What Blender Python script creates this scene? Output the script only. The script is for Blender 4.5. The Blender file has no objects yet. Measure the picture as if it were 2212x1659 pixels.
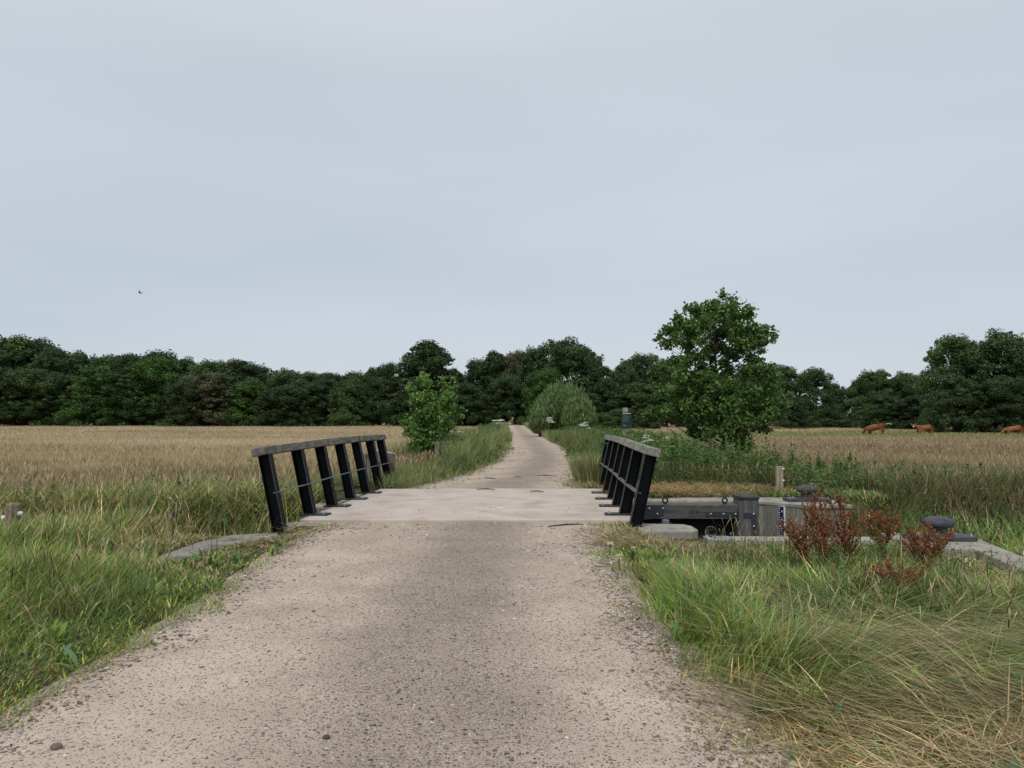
import bpy, bmesh, math, random
import numpy as np
from mathutils import Vector, Matrix
R = math.radians
random.seed(7); rng = np.random.default_rng(11)
SC = bpy.context.scene
COL = SC.collection

# ------------------------------------------------------------------ camera, sky, sun, exposure
F = 1650.0; HOR = 900.0; EYE = 1.6            # focal length and horizon row for a 2212 px wide picture
cam_d = bpy.data.cameras.new('camera'); cam = bpy.data.objects.new('camera', cam_d); COL.objects.link(cam)
cam_d.sensor_width = 36; cam_d.lens = F/2212*36; cam_d.clip_end = 3000; cam_d.clip_start = .05
cam.location = (0, 0, EYE); cam.rotation_euler = (R(90) + math.atan((HOR-829.5)/F), 0, 0)
SC.camera = cam
SUN_EL, SUN_AZ = R(55), R(200)
w = bpy.data.worlds.new('World'); SC.world = w; w.use_nodes = True
nt = w.node_tree; nt.nodes.clear(); N = nt.nodes.new; L = nt.links.new
out = N('ShaderNodeOutputWorld'); bg1 = N('ShaderNodeBackground'); bg2 = N('ShaderNodeBackground'); mx = N('ShaderNodeMixShader')
sky = N('ShaderNodeTexSky'); sky.sky_type = 'NISHITA'; sky.sun_disc = False
sky.sun_elevation = SUN_EL; sky.sun_rotation = SUN_AZ
L(sky.outputs[0], bg1.inputs[0]); bg1.inputs[1].default_value = .1
tc = N('ShaderNodeTexCoord'); mp = N('ShaderNodeMapping'); mp.inputs['Scale'].default_value = (.8, .8, 4.2)
mp.inputs['Rotation'].default_value = (0, R(14), 0)
L(tc.outputs['Generated'], mp.inputs[0])
nz = N('ShaderNodeTexNoise'); nz.inputs['Scale'].default_value = 1.6; nz.inputs['Detail'].default_value = 4; nz.inputs['Roughness'].default_value = .45
L(mp.outputs[0], nz.inputs[0])
cr = N('ShaderNodeValToRGB'); e = cr.color_ramp.elements
e[0].position = .32; e[0].color = (.505, .582, .648, 1); e[1].position = .68; e[1].color = (.695, .725, .795, 1)
L(nz.outputs[0], cr.inputs[0])
sp = N('ShaderNodeSeparateXYZ'); L(tc.outputs['Generated'], sp.inputs[0])
mr = N('ShaderNodeMapRange'); mr.inputs[1].default_value = 0.02; mr.inputs[2].default_value = .55; mr.inputs[3].default_value = 0; mr.inputs[4].default_value = 1
L(sp.outputs[2], mr.inputs[0])
cr2 = N('ShaderNodeValToRGB'); e = cr2.color_ramp.elements
e[0].position = 0; e[0].color = (.560, .640, .710, 1); e[1].position = 1; e[1].color = (.730, .775, .820, 1)
m_ = cr2.color_ramp.elements.new(.30); m_.color = (.520, .600, .672, 1)
L(mr.outputs[0], cr2.inputs[0])
mc = N('ShaderNodeMix'); mc.data_type = 'RGBA'; mc.inputs[0].default_value = .5
L(cr2.outputs[0], mc.inputs[6]); L(cr.outputs[0], mc.inputs[7]); L(mc.outputs[2], bg2.inputs[0]); bg2.inputs[1].default_value = .89
mx.inputs[0].default_value = .93; L(bg1.outputs[0], mx.inputs[1]); L(bg2.outputs[0], mx.inputs[2]); L(mx.outputs[0], out.inputs[0])
sl = bpy.data.lights.new('sun', 'SUN'); so = bpy.data.objects.new('sun', sl); COL.objects.link(so)
sl.energy = 1.5; sl.angle = R(20); sl.color = (1, .95, .88)
so.rotation_euler = (R(90)-SUN_EL, 0, R(180)-SUN_AZ + R(0))
SC.view_settings.view_transform = 'Standard'; SC.view_settings.look = 'None'
SC.view_settings.exposure = 0.16; SC.view_settings.gamma = 1

# ------------------------------------------------------------------ helpers
ORG = {}
def G(px, py, z=0.0):
    d = F*(EYE-z)/(py-HOR); return ((px-1106)/F*d, d)
def PX(px, d): return (px-1106)/F*d
def PZ(py, d): return EYE-(py-HOR)/F*d

def tag(o, label=None, cat=None, group=None, kind=None):
    if label: o['label'] = label
    if cat: o['category'] = cat
    if group: o['group'] = group
    if kind: o['kind'] = kind
    return o
def thing(name, label, cat, loc=(0, 0, 0), rz=0, group=None):
    o = bpy.data.objects.new(name, None); COL.objects.link(o); o.location = loc; o.rotation_euler = (0, 0, rz)
    o.empty_display_size = .1; ORG[o.name] = Vector(loc) if rz == 0 else Vector((0, 0, 0))
    return tag(o, label, cat, group)
def copy_tree(o, parent=None):
    c = o.copy(); COL.objects.link(c)
    if parent: c.parent = parent
    for ch in list(o.children): copy_tree(ch, c)
    return c

class MB:
    def __init__(s): s.v = []; s.f = []
    def add(s, vs, fs):
        b = len(s.v); s.v += [tuple(v) for v in vs]; s.f += [tuple(b+i for i in f) for f in fs]; return s
    def box(s, c, size, rot=None):
        hx, hy, hz = size[0]/2, size[1]/2, size[2]/2
        vs = [Vector((x*hx, y*hy, z*hz)) for x in (-1, 1) for y in (-1, 1) for z in (-1, 1)]
        if rot is not None: vs = [rot @ v for v in vs]
        c = Vector(c)
        return s.add([v+c for v in vs], [(0, 1, 3, 2), (4, 6, 7, 5), (0, 4, 5, 1), (2, 3, 7, 6), (0, 2, 6, 4), (1, 5, 7, 3)])
    def beam(s, a, b, wx, wz, up=(0, 0, 1)):
        a = Vector(a); b = Vector(b); d = b-a; l = d.length; y = d.normalized(); x = y.cross(Vector(up)).normalized(); z = x.cross(y)
        m = Matrix((x, y, z)).transposed()
        return s.box((a+b)/2, (wx, l, wz), m)
    def tube(s, pts, rad, n=8, caps=True):
        pts = [Vector(p) for p in pts]; k = len(pts)
        if not hasattr(rad, '__len__'): rad = [rad]*k
        vs = []; prev = None
        for i, p in enumerate(pts):
            t = (pts[min(i+1, k-1)]-pts[max(i-1, 0)]).normalized()
            if prev is None: a = t.orthogonal().normalized()
            else: a = (prev-t*prev.dot(t)).normalized()
            prev = a; b = t.cross(a)
            vs += [p+(a*math.cos(2*math.pi*j/n)+b*math.sin(2*math.pi*j/n))*rad[i] for j in range(n)]
        fs = [(i*n+j, i*n+(j+1) % n, (i+1)*n+(j+1) % n, (i+1)*n+j) for i in range(k-1) for j in range(n)]
        if caps: fs += [tuple(range(n-1, -1, -1)), tuple((k-1)*n+j for j in range(n))]
        return s.add(vs, fs)
    def lathe(s, prof, c, n=24, axis='z'):
        c = Vector(c); vs = []
        for r, z in prof:
            for j in range(n):
                a = 2*math.pi*j/n; v = Vector((r*math.cos(a), r*math.sin(a), z))
                if axis == 'y': v = Vector((v.x, -v.z, v.y))
                vs.append(c+v)
        k = len(prof)
        fs = [(i*n+j, i*n+(j+1) % n, (i+1)*n+(j+1) % n, (i+1)*n+j) for i in range(k-1) for j in range(n)]
        fs += [tuple(range(n-1, -1, -1)), tuple((k-1)*n+j for j in range(n))]
        return s.add(vs, fs)
    def prism(s, poly, z0, z1):                       # poly: xy list, z0/z1 scalars or lists
        n = len(poly); Z0 = z0 if hasattr(z0, '__len__') else [z0]*n; Z1 = z1 if hasattr(z1, '__len__') else [z1]*n
        vs = [(p[0], p[1], Z0[i]) for i, p in enumerate(poly)]+[(p[0], p[1], Z1[i]) for i, p in enumerate(poly)]
        fs = [tuple(range(n-1, -1, -1)), tuple(range(n, 2*n))]+[(i, (i+1) % n, n+(i+1) % n, n+i) for i in range(n)]
        return s.add(vs, fs)
    def build(s, name, mat, parent=None, bevel=0, smooth=False, label=None, loc=None):
        me = bpy.data.meshes.new(name)
        org = ORG.get(parent.name, Vector((0, 0, 0))) if parent else Vector(loc or (0, 0, 0))
        me.from_pydata([(v[0]-org.x, v[1]-org.y, v[2]-org.z) for v in s.v], [], s.f); me.materials.append(mat)
        bm = bmesh.new(); bm.from_mesh(me); bmesh.ops.recalc_face_normals(bm, faces=bm.faces); bm.to_mesh(me); bm.free()
        if smooth:
            me.polygons.foreach_set('use_smooth', [True]*len(me.polygons))
        o = bpy.data.objects.new(name, me); COL.objects.link(o)
        if parent: o.parent = parent; ORG[o.name] = org
        else: o.location = org
        if bevel:
            m = o.modifiers.new('bevel', 'BEVEL'); m.width = bevel; m.segments = 2; m.limit_method = 'ANGLE'; m.angle_limit = R(35)
        if label: o['label'] = label
        return o

def np_mesh(name, V, Fc, mat, col=None, parent=None, smooth=False):
    """V (n,3), Fc (m,k) faces of equal size k, col (n,3) linear colours"""
    me = bpy.data.meshes.new(name); n = len(V); m, k = Fc.shape
    me.vertices.add(n); me.vertices.foreach_set('co', np.ascontiguousarray(V, np.float32).ravel())
    me.loops.add(m*k); me.loops.foreach_set('vertex_index', np.ascontiguousarray(Fc, np.int32).ravel())
    me.polygons.add(m); me.polygons.foreach_set('loop_start', np.arange(0, m*k, k, dtype=np.int32))
    if smooth: me.polygons.foreach_set('use_smooth', np.ones(m, bool))
    if col is not None:
        a = me.attributes.new('Col', 'FLOAT_COLOR', 'POINT'); c = np.ones((n, 4), np.float32); c[:, :3] = col
        a.data.foreach_set('color', c.ravel())
    me.update(calc_edges=True); me.materials.append(mat)
    o = bpy.data.objects.new(name, me); COL.objects.link(o)
    if parent: o.parent = parent
    return o

# value noise
def _h(ix, iy, s):
    n = (ix*374761393+iy*668265263+s*1442695041) & 0x7fffffff
    n = ((n ^ (n >> 13))*1274126177) & 0x7fffffff
    return ((n ^ (n >> 16)) & 0xffff)/65535.0
def vn(x, y, sc=1.0, s=0):
    x = np.asarray(x, float)*sc; y = np.asarray(y, float)*sc
    ix = np.floor(x).astype(np.int64); iy = np.floor(y).astype(np.int64); fx = x-ix; fy = y-iy
    fx = fx*fx*(3-2*fx); fy = fy*fy*(3-2*fy)
    return (_h(ix, iy, s)*(1-fx)+_h(ix+1, iy, s)*fx)*(1-fy)+(_h(ix, iy+1, s)*(1-fx)+_h(ix+1, iy+1, s)*fx)*fy
def fbm(x, y, sc=1.0, s=0): return (vn(x, y, sc, s)*.55+vn(x, y, sc*2.1, s+1)*.28+vn(x, y, sc*4.3, s+2)*.17)
def ss(a, b, x):
    t = np.clip((np.asarray(x, float)-a)/(b-a), 0, 1); return t*t*(3-2*t)

# ------------------------------------------------------------------ materials
def mat(name):
    m = bpy.data.materials.new(name); m.use_nodes = True; t = m.node_tree; return m, t, t.nodes['Principled BSDF']
def noisy(name, c1, c2, scale=5, rough=.8, bump=.3, bscale=None, stretch=(1, 1, 1), spec=.3, metal=0, detail=6, c3=None, c3scale=2, c3lo=.55, c3hi=.7, bdist=.01):
    m, t, p = mat(name); N = t.nodes.new; L = t.links.new
    tc = N('ShaderNodeTexCoord'); mp = N('ShaderNodeMapping'); mp.inputs['Scale'].default_value = stretch; L(tc.outputs['Object'], mp.inputs[0])
    n = N('ShaderNodeTexNoise'); n.inputs['Scale'].default_value = scale; n.inputs['Detail'].default_value = detail; L(mp.outputs[0], n.inputs[0])
    r = N('ShaderNodeValToRGB'); r.color_ramp.elements[0].position = .33; r.color_ramp.elements[1].position = .68
    r.color_ramp.elements[0].color = (*c1, 1); r.color_ramp.elements[1].color = (*c2, 1); L(n.outputs[0], r.inputs[0]); cout = r.outputs[0]
    if c3:
        n3 = N('ShaderNodeTexNoise'); n3.inputs['Scale'].default_value = c3scale; n3.inputs['Detail'].default_value = 5; L(tc.outputs['Object'], n3.inputs[0])
        mr = N('ShaderNodeMapRange'); mr.inputs[1].default_value = c3lo; mr.inputs[2].default_value = c3hi; L(n3.outputs[0], mr.inputs[0])
        mx = N('ShaderNodeMix'); mx.data_type = 'RGBA'; L(mr.outputs[0], mx.inputs[0]); L(cout, mx.inputs[6]); mx.inputs[7].default_value = (*c3, 1); cout = mx.outputs[2]
    L(cout, p.inputs['Base Color']); p.inputs['Roughness'].default_value = rough; p.inputs['Specular IOR Level'].default_value = spec; p.inputs['Metallic'].default_value = metal
    if bump:
        b = N('ShaderNodeTexNoise'); b.inputs['Scale'].default_value = bscale or scale*4; b.inputs['Detail'].default_value = 6; L(mp.outputs[0], b.inputs[0])
        bp = N('ShaderNodeBump'); bp.inputs['Strength'].default_value = bump; bp.inputs['Distance'].default_value = bdist; L(b.outputs[0], bp.inputs['Height']); L(bp.outputs[0], p.inputs['Normal'])
    return m
def leafmat(name, trans=.25, rough=.55, objcol=False, spec=.25):
    m, t, p = mat(name); N = t.nodes.new; L = t.links.new; o = t.nodes['Material Output']
    a = N('ShaderNodeAttribute'); a.attribute_name = 'Col'; c = a.outputs['Color']
    if objcol:
        oi = N('ShaderNodeObjectInfo'); mu = N('ShaderNodeMix'); mu.data_type = 'RGBA'; mu.blend_type = 'MULTIPLY'; mu.inputs[0].default_value = 1
        L(c, mu.inputs[6]); L(oi.outputs['Color'], mu.inputs[7]); c = mu.outputs[2]
    L(c, p.inputs['Base Color']); p.inputs['Roughness'].default_value = rough; p.inputs['Specular IOR Level'].default_value = spec
    tr = N('ShaderNodeBsdfTranslucent'); L(c, tr.inputs[0]); mx = N('ShaderNodeMixShader'); mx.inputs[0].default_value = trans
    L(p.outputs[0], mx.inputs[1]); L(tr.outputs[0], mx.inputs[2]); L(mx.outputs[0], o.inputs[0])
    return m
M = {}
M['black_steel'] = noisy('black_steel', (.0022, .0026, .004), (.004, .005, .007), 3, .45, .05, spec=.16, c3=(.03, .03, .03), c3scale=9, c3lo=.66, c3hi=.8)
M['plate_steel'] = noisy('plate_steel', (.02, .022, .026), (.045, .047, .05), 6, .5, .1, c3=(.12, .06, .03), c3scale=14, c3lo=.6, c3hi=.75)
M['grey_steel'] = noisy('grey_steel', (.035, .038, .045), (.05, .054, .062), 8, .5, .08)
M['pipe_grey'] = noisy('pipe_grey', (.17, .18, .20), (.24, .25, .27), 8, .5, .1)
M['iron'] = noisy('iron', (.045, .048, .056), (.08, .083, .095), 10, .6, .3, bscale=60)
M['galv'] = noisy('galv', (.38, .39, .40), (.55, .56, .58), 12, .35, .05, metal=.6)
M['bolt'] = noisy('bolt', (.4, .4, .38), (.6, .6, .58), 20, .4, 0, metal=.5)
M['ring'] = noisy('ring', (.008, .007, .008), (.02, .014, .012), 12, .6, .2)
M['rail_wood'] = noisy('rail_wood', (.10, .09, .078), (.25, .23, .205), 7, .9, .8, stretch=(3, .35, 3), c3=(.07, .06, .05), c3scale=4, c3lo=.5, c3hi=.7)
M['rail_wood_moss'] = noisy('rail_wood_moss', (.16, .155, .13), (.33, .32, .275), 7, .9, .8, stretch=(3, .35, 3), c3=(.17, .16, .04), c3scale=5, c3lo=.56, c3hi=.68)
M['post_wood'] = noisy('post_wood', (.13, .10, .075), (.32, .26, .20), 9, .9, .9, stretch=(3, 3, .3), c3=(.06, .05, .035), c3scale=5)
M['pale_wood'] = noisy('pale_wood', (.28, .22, .16), (.46, .38, .29), 9, .9, .7, stretch=(3, 3, .4))
M['gate_wood'] = noisy('gate_wood', (.06, .06, .06), (.125, .12, .112), 6, .85, .7, stretch=(.4, 3, 3), c3=(.15, .14, .13), c3scale=5, c3lo=.55, c3hi=.75)
M['gate_post_wood'] = noisy('gate_post_wood', (.075, .078, .08), (.14, .14, .135), 6, .85, .7, stretch=(3, 3, .35), c3=(.18, .17, .16), c3scale=5, c3lo=.58, c3hi=.75)
M['shade_dark_wood'] = noisy('shade_dark_wood', (.006, .005, .005), (.02, .012, .010), 6, .8, .4, stretch=(3, 3, .4))  # near-black wood, shade below the gate beam put into the colour
M['concrete'] = noisy('concrete', (.27, .245, .205), (.40, .37, .32), 4, .9, .5, bscale=50, c3=(.19, .18, .14), c3scale=3, c3lo=.5, c3hi=.68)
M['old_concrete'] = noisy('old_concrete', (.20, .185, .155), (.32, .30, .26), 5, .95, .6, bscale=45, c3=(.12, .115, .08), c3scale=3.5, c3lo=.48, c3hi=.64)
M['board_concrete'] = noisy('board_concrete', (.14, .14, .115), (.27, .265, .23), 5, .9, .6, stretch=(4, 4, .25), c3=(.13, .12, .08), c3scale=1.6, c3lo=.48, c3hi=.7)
M['edge_wood'] = noisy('edge_wood', (.30, .28, .24), (.46, .44, .39), 6, .9, .6, stretch=(.4, 3, 3))
M['sign_green'] = noisy('sign_green', (.006, .035, .028), (.010, .05, .04), 3, .4, 0)
M['white'] = noisy('white', (.7, .7, .68), (.85, .85, .83), 8, .6, 0)
M['sign_text'] = noisy('sign_text', (.14, .21, .19), (.20, .28, .25), 8, .6, 0)
M['blue'] = noisy('blue', (.008, .012, .10), (.014, .02, .14), 5, .4, 0)
M['ink'] = noisy('ink', (.012, .012, .012), (.02, .02, .02), 5, .8, 0)
M['cow'] = noisy('cow', (.18, .07, .026), (.28, .115, .042), 3, .8, .2, c3=(.09, .035, .015), c3scale=1.5, c3lo=.52, c3hi=.75)
M['cream'] = noisy('cream', (.55, .48, .38), (.65, .58, .48), 8, .7, 0)
M['bark'] = noisy('bark', (.03, .026, .02), (.075, .065, .05), 8, .95, .8, stretch=(3, 3, .5), bdist=.03)
M['green_bark'] = noisy('green_bark', (.05, .045, .03), (.10, .09, .06), 8, .9, .5, stretch=(3, 3, .5))
M['bird'] = noisy('bird', (.01, .01, .012), (.02, .02, .025), 8, .7, 0)
M['twig'] = noisy('twig', (.05, .04, .03), (.10, .08, .06), 20, .9, .3)
M['paper'] = noisy('paper', (.75, .74, .7), (.85, .84, .8), 20, .8, .3)
M['leaf_far'] = leafmat('leaf_far', .18, .6, True, .15)
M['leaf_near'] = leafmat('leaf_near', .3, .5, True, .25)
M['grass'] = leafmat('grass_blades', .28, .6, False, .15)
M['stone'] = leafmat('stone', 0.0, .85, False, .2)
gm, t, p = mat('glass'); p.inputs['Transmission Weight'].default_value = 1; p.inputs['Roughness'].default_value = .05; p.inputs['IOR'].default_value = 1.12
_n = t.nodes.new('ShaderNodeTexNoise'); _n.inputs['Scale'].default_value = 9; _r = t.nodes.new('ShaderNodeMapRange'); _r.inputs[3].default_value = .02; _r.inputs[4].default_value = .12
t.links.new(_n.outputs[0], _r.inputs[0]); t.links.new(_r.outputs[0], p.inputs['Roughness']); M['glass'] = gm
wm, t, p = mat('water'); p.inputs['Base Color'].default_value = (.015, .016, .01, 1); p.inputs['Roughness'].default_value = .06; p.inputs['Specular IOR Level'].default_value = .5
_n = t.nodes.new('ShaderNodeTexNoise'); _n.inputs['Scale'].default_value = 4; _b = t.nodes.new('ShaderNodeBump'); _b.inputs['Strength'].default_value = .08
t.links.new(_n.outputs[0], _b.inputs['Height']); t.links.new(_b.outputs[0], p.inputs['Normal']); M['water'] = wm

# ground: position driven colour
def ground_mat():
    m, t, p = mat('soil_and_turf'); N = t.nodes.new; L = t.links.new
    g = N('ShaderNodeNewGeometry'); s = N('ShaderNodeSeparateXYZ'); L(g.outputs['Position'], s.inputs[0])
    n = N('ShaderNodeTexNoise'); n.inputs['Scale'].default_value = 2.2; n.inputs['Detail'].default_value = 8; L(g.outputs['Position'], n.inputs[0])
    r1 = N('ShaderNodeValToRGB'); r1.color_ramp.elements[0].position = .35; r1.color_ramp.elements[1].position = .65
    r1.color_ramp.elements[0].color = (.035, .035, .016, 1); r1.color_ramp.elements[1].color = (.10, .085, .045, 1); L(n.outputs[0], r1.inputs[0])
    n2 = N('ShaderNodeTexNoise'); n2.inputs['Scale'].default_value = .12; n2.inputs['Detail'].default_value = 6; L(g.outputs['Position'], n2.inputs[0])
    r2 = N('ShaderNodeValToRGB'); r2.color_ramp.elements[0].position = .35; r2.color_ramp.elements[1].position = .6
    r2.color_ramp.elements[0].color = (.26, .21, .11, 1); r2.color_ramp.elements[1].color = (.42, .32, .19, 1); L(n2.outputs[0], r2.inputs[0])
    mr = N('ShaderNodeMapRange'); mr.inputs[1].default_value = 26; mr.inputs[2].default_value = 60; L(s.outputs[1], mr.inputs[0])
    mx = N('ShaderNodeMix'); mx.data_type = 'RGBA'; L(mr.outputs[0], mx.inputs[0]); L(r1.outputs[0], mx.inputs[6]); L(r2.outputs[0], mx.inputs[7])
    L(mx.outputs[2], p.inputs['Base Color']); p.inputs['Roughness'].default_value = .95; p.inputs['Specular IOR Level'].default_value = .1
    b = N('ShaderNodeBump'); b.inputs['Distance'].default_value = .05; b.inputs['Strength'].default_value = .8; L(n.outputs[0], b.inputs['Height']); L(b.outputs[0], p.inputs['Normal'])
    return m
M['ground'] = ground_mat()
def path_mat():
    m, t, p = mat('gravel_path'); N = t.nodes.new; L = t.links.new
    g = N('ShaderNodeNewGeometry'); at = N('ShaderNodeAttribute'); at.attribute_name = 'coarse'
    n = N('ShaderNodeTexNoise'); n.inputs['Scale'].default_value = 1.3; n.inputs['Detail'].default_value = 7; L(g.outputs['Position'], n.inputs[0])
    r = N('ShaderNodeValToRGB'); r.color_ramp.elements[0].position = .3; r.color_ramp.elements[1].position = .7
    r.color_ramp.elements[0].color = (.44, .36, .285, 1); r.color_ramp.elements[1].color = (.64, .525, .425, 1); L(n.outputs[0], r.inputs[0])
    # small pebbles: voronoi cells with random colours, shown where a mask says so
    def pebbles(scale, lo, hi):
        v = N('ShaderNodeTexVoronoi'); v.inputs['Scale'].default_value = scale; L(g.outputs['Position'], v.inputs['Vector'])
        sp = N('ShaderNodeSeparateColor'); L(v.outputs['Color'], sp.inputs[0])
        c = N('ShaderNodeValToRGB'); cr = c.color_ramp; cr.elements[0].position = 0; cr.elements[0].color = (.13, .105, .085, 1)
        cr.elements[1].position = 1; cr.elements[1].color = (.80, .72, .64, 1)
        for q, k in ((.16, (.19, .15, .12)), (.34, (.34, .27, .21)), (.60, (.47, .385, .315)), (.85, (.60, .51, .43))):
            e = cr.elements.new(q); e.color = (*k, 1)
        L(sp.outputs[0], c.inputs[0])
        a = N('ShaderNodeMath'); a.operation = 'LESS_THAN'; L(v.outputs['Distance'], a.inputs[0]); a.inputs[1].default_value = .42
        th = N('ShaderNodeMapRange'); th.inputs[3].default_value = lo; th.inputs[4].default_value = hi; L(at.outputs['Fac'], th.inputs[0])
        b = N('ShaderNodeMath'); b.operation = 'LESS_THAN'; L(sp.outputs[1], b.inputs[0]); L(th.outputs[0], b.inputs[1])
        mm = N('ShaderNodeMath'); mm.operation = 'MULTIPLY'; L(a.outputs[0], mm.inputs[0]); L(b.outputs[0], mm.inputs[1])
        hh = N('ShaderNodeMath'); hh.operation = 'SUBTRACT'; hh.inputs[0].default_value = .5; L(v.outputs['Distance'], hh.inputs[1])
        h2 = N('ShaderNodeMath'); h2.operation = 'MULTIPLY'; L(hh.outputs[0], h2.inputs[0]); L(mm.outputs[0], h2.inputs[1])
        return c.outputs[0], mm.outputs[0], h2.outputs[0]
    dk = N('ShaderNodeMix'); dk.data_type = 'RGBA'; dk.blend_type = 'MULTIPLY'; L(r.outputs[0], dk.inputs[6]); dk.inputs[7].default_value = (.64, .62, .60, 1)
    dm = N('ShaderNodeMath'); dm.operation = 'MULTIPLY'; L(at.outputs['Fac'], dm.inputs[0]); dm.inputs[1].default_value = .9; L(dm.outputs[0], dk.inputs[0])
    col = dk.outputs[2]; hs = []
    for sc, lo, hi in ((100, .30, 1.0), (58, .10, .85), (34, .012, .24)):
        c, k, h = pebbles(sc, lo, hi); mx = N('ShaderNodeMix'); mx.data_type = 'RGBA'; L(k, mx.inputs[0]); L(col, mx.inputs[6]); L(c, mx.inputs[7]); col = mx.outputs[2]
        q = N('ShaderNodeMath'); q.operation = 'MULTIPLY'; L(h, q.inputs[0]); q.inputs[1].default_value = 1.0/sc*40; hs.append(q.outputs[0])
    a1 = N('ShaderNodeMath'); L(hs[0], a1.inputs[0]); L(hs[1], a1.inputs[1]); a2 = N('ShaderNodeMath'); L(a1.outputs[0], a2.inputs[0]); L(hs[2], a2.inputs[1])
    bp = N('ShaderNodeBump'); bp.inputs['Strength'].default_value = 1; bp.inputs['Distance'].default_value = .04; L(a2.outputs[0], bp.inputs['Height'])
    L(col, p.inputs['Base Color']); p.inputs['Roughness'].default_value = .95; p.inputs['Specular IOR Level'].default_value = .15; L(bp.outputs[0], p.inputs['Normal'])
    return m
M['path'] = path_mat()
M['deck'] = noisy('deck_concrete', (.47, .40, .345), (.56, .485, .425), 2.2, .9, .25, bscale=90, c3=(.40, .325, .26), c3scale=1.4, c3lo=.50, c3hi=.72, bdist=.004)

# ------------------------------------------------------------------ terrain
PL = np.array([(-30, -2.6), (3.5, -2.58), (4.47, -2.51), (5.08, -2.48), (6.14, -2.50), (7.33, -2.55), (8.8, -2.58), (10.5, -2.62), (11.7, -2.50), (16.5, -2.50), (18.2, -1.94), (20.3, -1.3), (24, -.81), (27.8, -.35), (35.2, -.13), (52.8, -.26), (88, -.69), (132, -.88), (170, -2)])
PR = np.array([(-30, 1.2), (3.48, 1.12), (4.06, 1.14), (4.8, 1.05), (5.28, 1.02), (5.74, .98), (6.6, .93), (7.76, .95), (9.43, 1.04), (11.5, 1.21), (17, 1.35), (20.3, 1.59), (26.4, 2.18), (31, 2.42), (40.6, 2.44), (58.7, 2.45), (88, 2.35), (147, 2.13), (170, 1.0)])
def xl(y): return np.interp(y, PL[:, 0], PL[:, 1])
def xr(y): return np.interp(y, PR[:, 0], PR[:, 1])
def edge_d(x, y):                               # signed distance outside the path edge
    return np.maximum(xl(y)-x, x-xr(y))
def wing(y): return 5.30+(y-7.83)*.2231         # inner line of the wing wall right of the lock
def hgt(x, y):
    x = np.asarray(x, float); y = np.asarray(y, float); s = edge_d(x, y)
    far = -.58*ss(.8, 6.0, s)*ss(15.5, 19, y)
    quay = ss(1.6, 2.0, x)*(1-ss(7.5, 9.5, x))*(1-ss(16.8, 21, y))
    far = far*(1-quay)-.06*quay*0
    near = -.22*ss(2.0, 6, xl(y)-x)*(1-ss(15.5, 19, y))-.10*ss(.5, 1.3, x-xr(y))*ss(5.5, 8.0, y)*(1-ss(10.2, 10.5, y))
    z = far+near+(fbm(x, y, .8, 3)-.5)*.10*ss(.1, 1.2, s)*ss(0, 3, s)
    z = z+(fbm(x, y, .05, 9)-.5)*.35*ss(25, 60, y)*ss(3, 10, s)
    # canal
    nearb = np.where(x < -3.2, 10.7+.4*np.sin(x*.5), np.where(x > 1.9, 10.45, 12.2))
    farb = np.where(x < -3.2, 14.2+.5*np.sin(x*.4+1), np.where(x > 1.9, 14.75+.9*ss(6.2, 9, x), 16.0))
    sw = np.where(x < -3.2, .9, .18)
    can = ss(nearb-sw*.3, nearb+sw, y)*(1-ss(farb-sw, farb+sw*.5, y))
    out = ss(wing(y)+.62, wing(y)+.85, x)*(1-ss(14.5, 16.2, y))
    can = np.maximum(can, out)
    z = z*(1-can)+(-1.25)*can
    z = z+4.6*ss(175, 430, y)
    return z
def axis(segs):
    a = [segs[0][0]]
    for s0, s1, st in segs:
        n = max(1, int(round((s1-s0)/st))); a += list(np.linspace(s0, s1, n+1)[1:])
    return np.array(a)
gx = axis([(-900, -200, 60), (-200, -60, 10), (-60, -20, 2.5), (-20, -10, .6), (-10, 12, .16), (12, 20, .6), (20, 60, 2.5), (60, 200, 10), (200, 900, 60)])
gy = axis([(-40, -4, 3), (-4, 2, .6), (2, 20, .16), (20, 40, .6), (40, 100, 2.5), (100, 240, 8), (240, 1500, 60)])
X, Y = np.meshgrid(gx, gy); Z = hgt(X, Y)
inpath = edge_d(X, Y) < .34
Z = Z-.05*inpath
V = np.stack([X.ravel(), Y.ravel(), Z.ravel()], 1); nx, ny = len(gx), len(gy)
I = (np.arange(ny-1)[:, None]*nx+np.arange(nx-1)[None, :]).ravel()
gr = np_mesh('ground', V, np.stack([I, I+1, I+1+nx, I+nx], 1), M['ground'], smooth=True); tag(gr, kind='structure')

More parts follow.
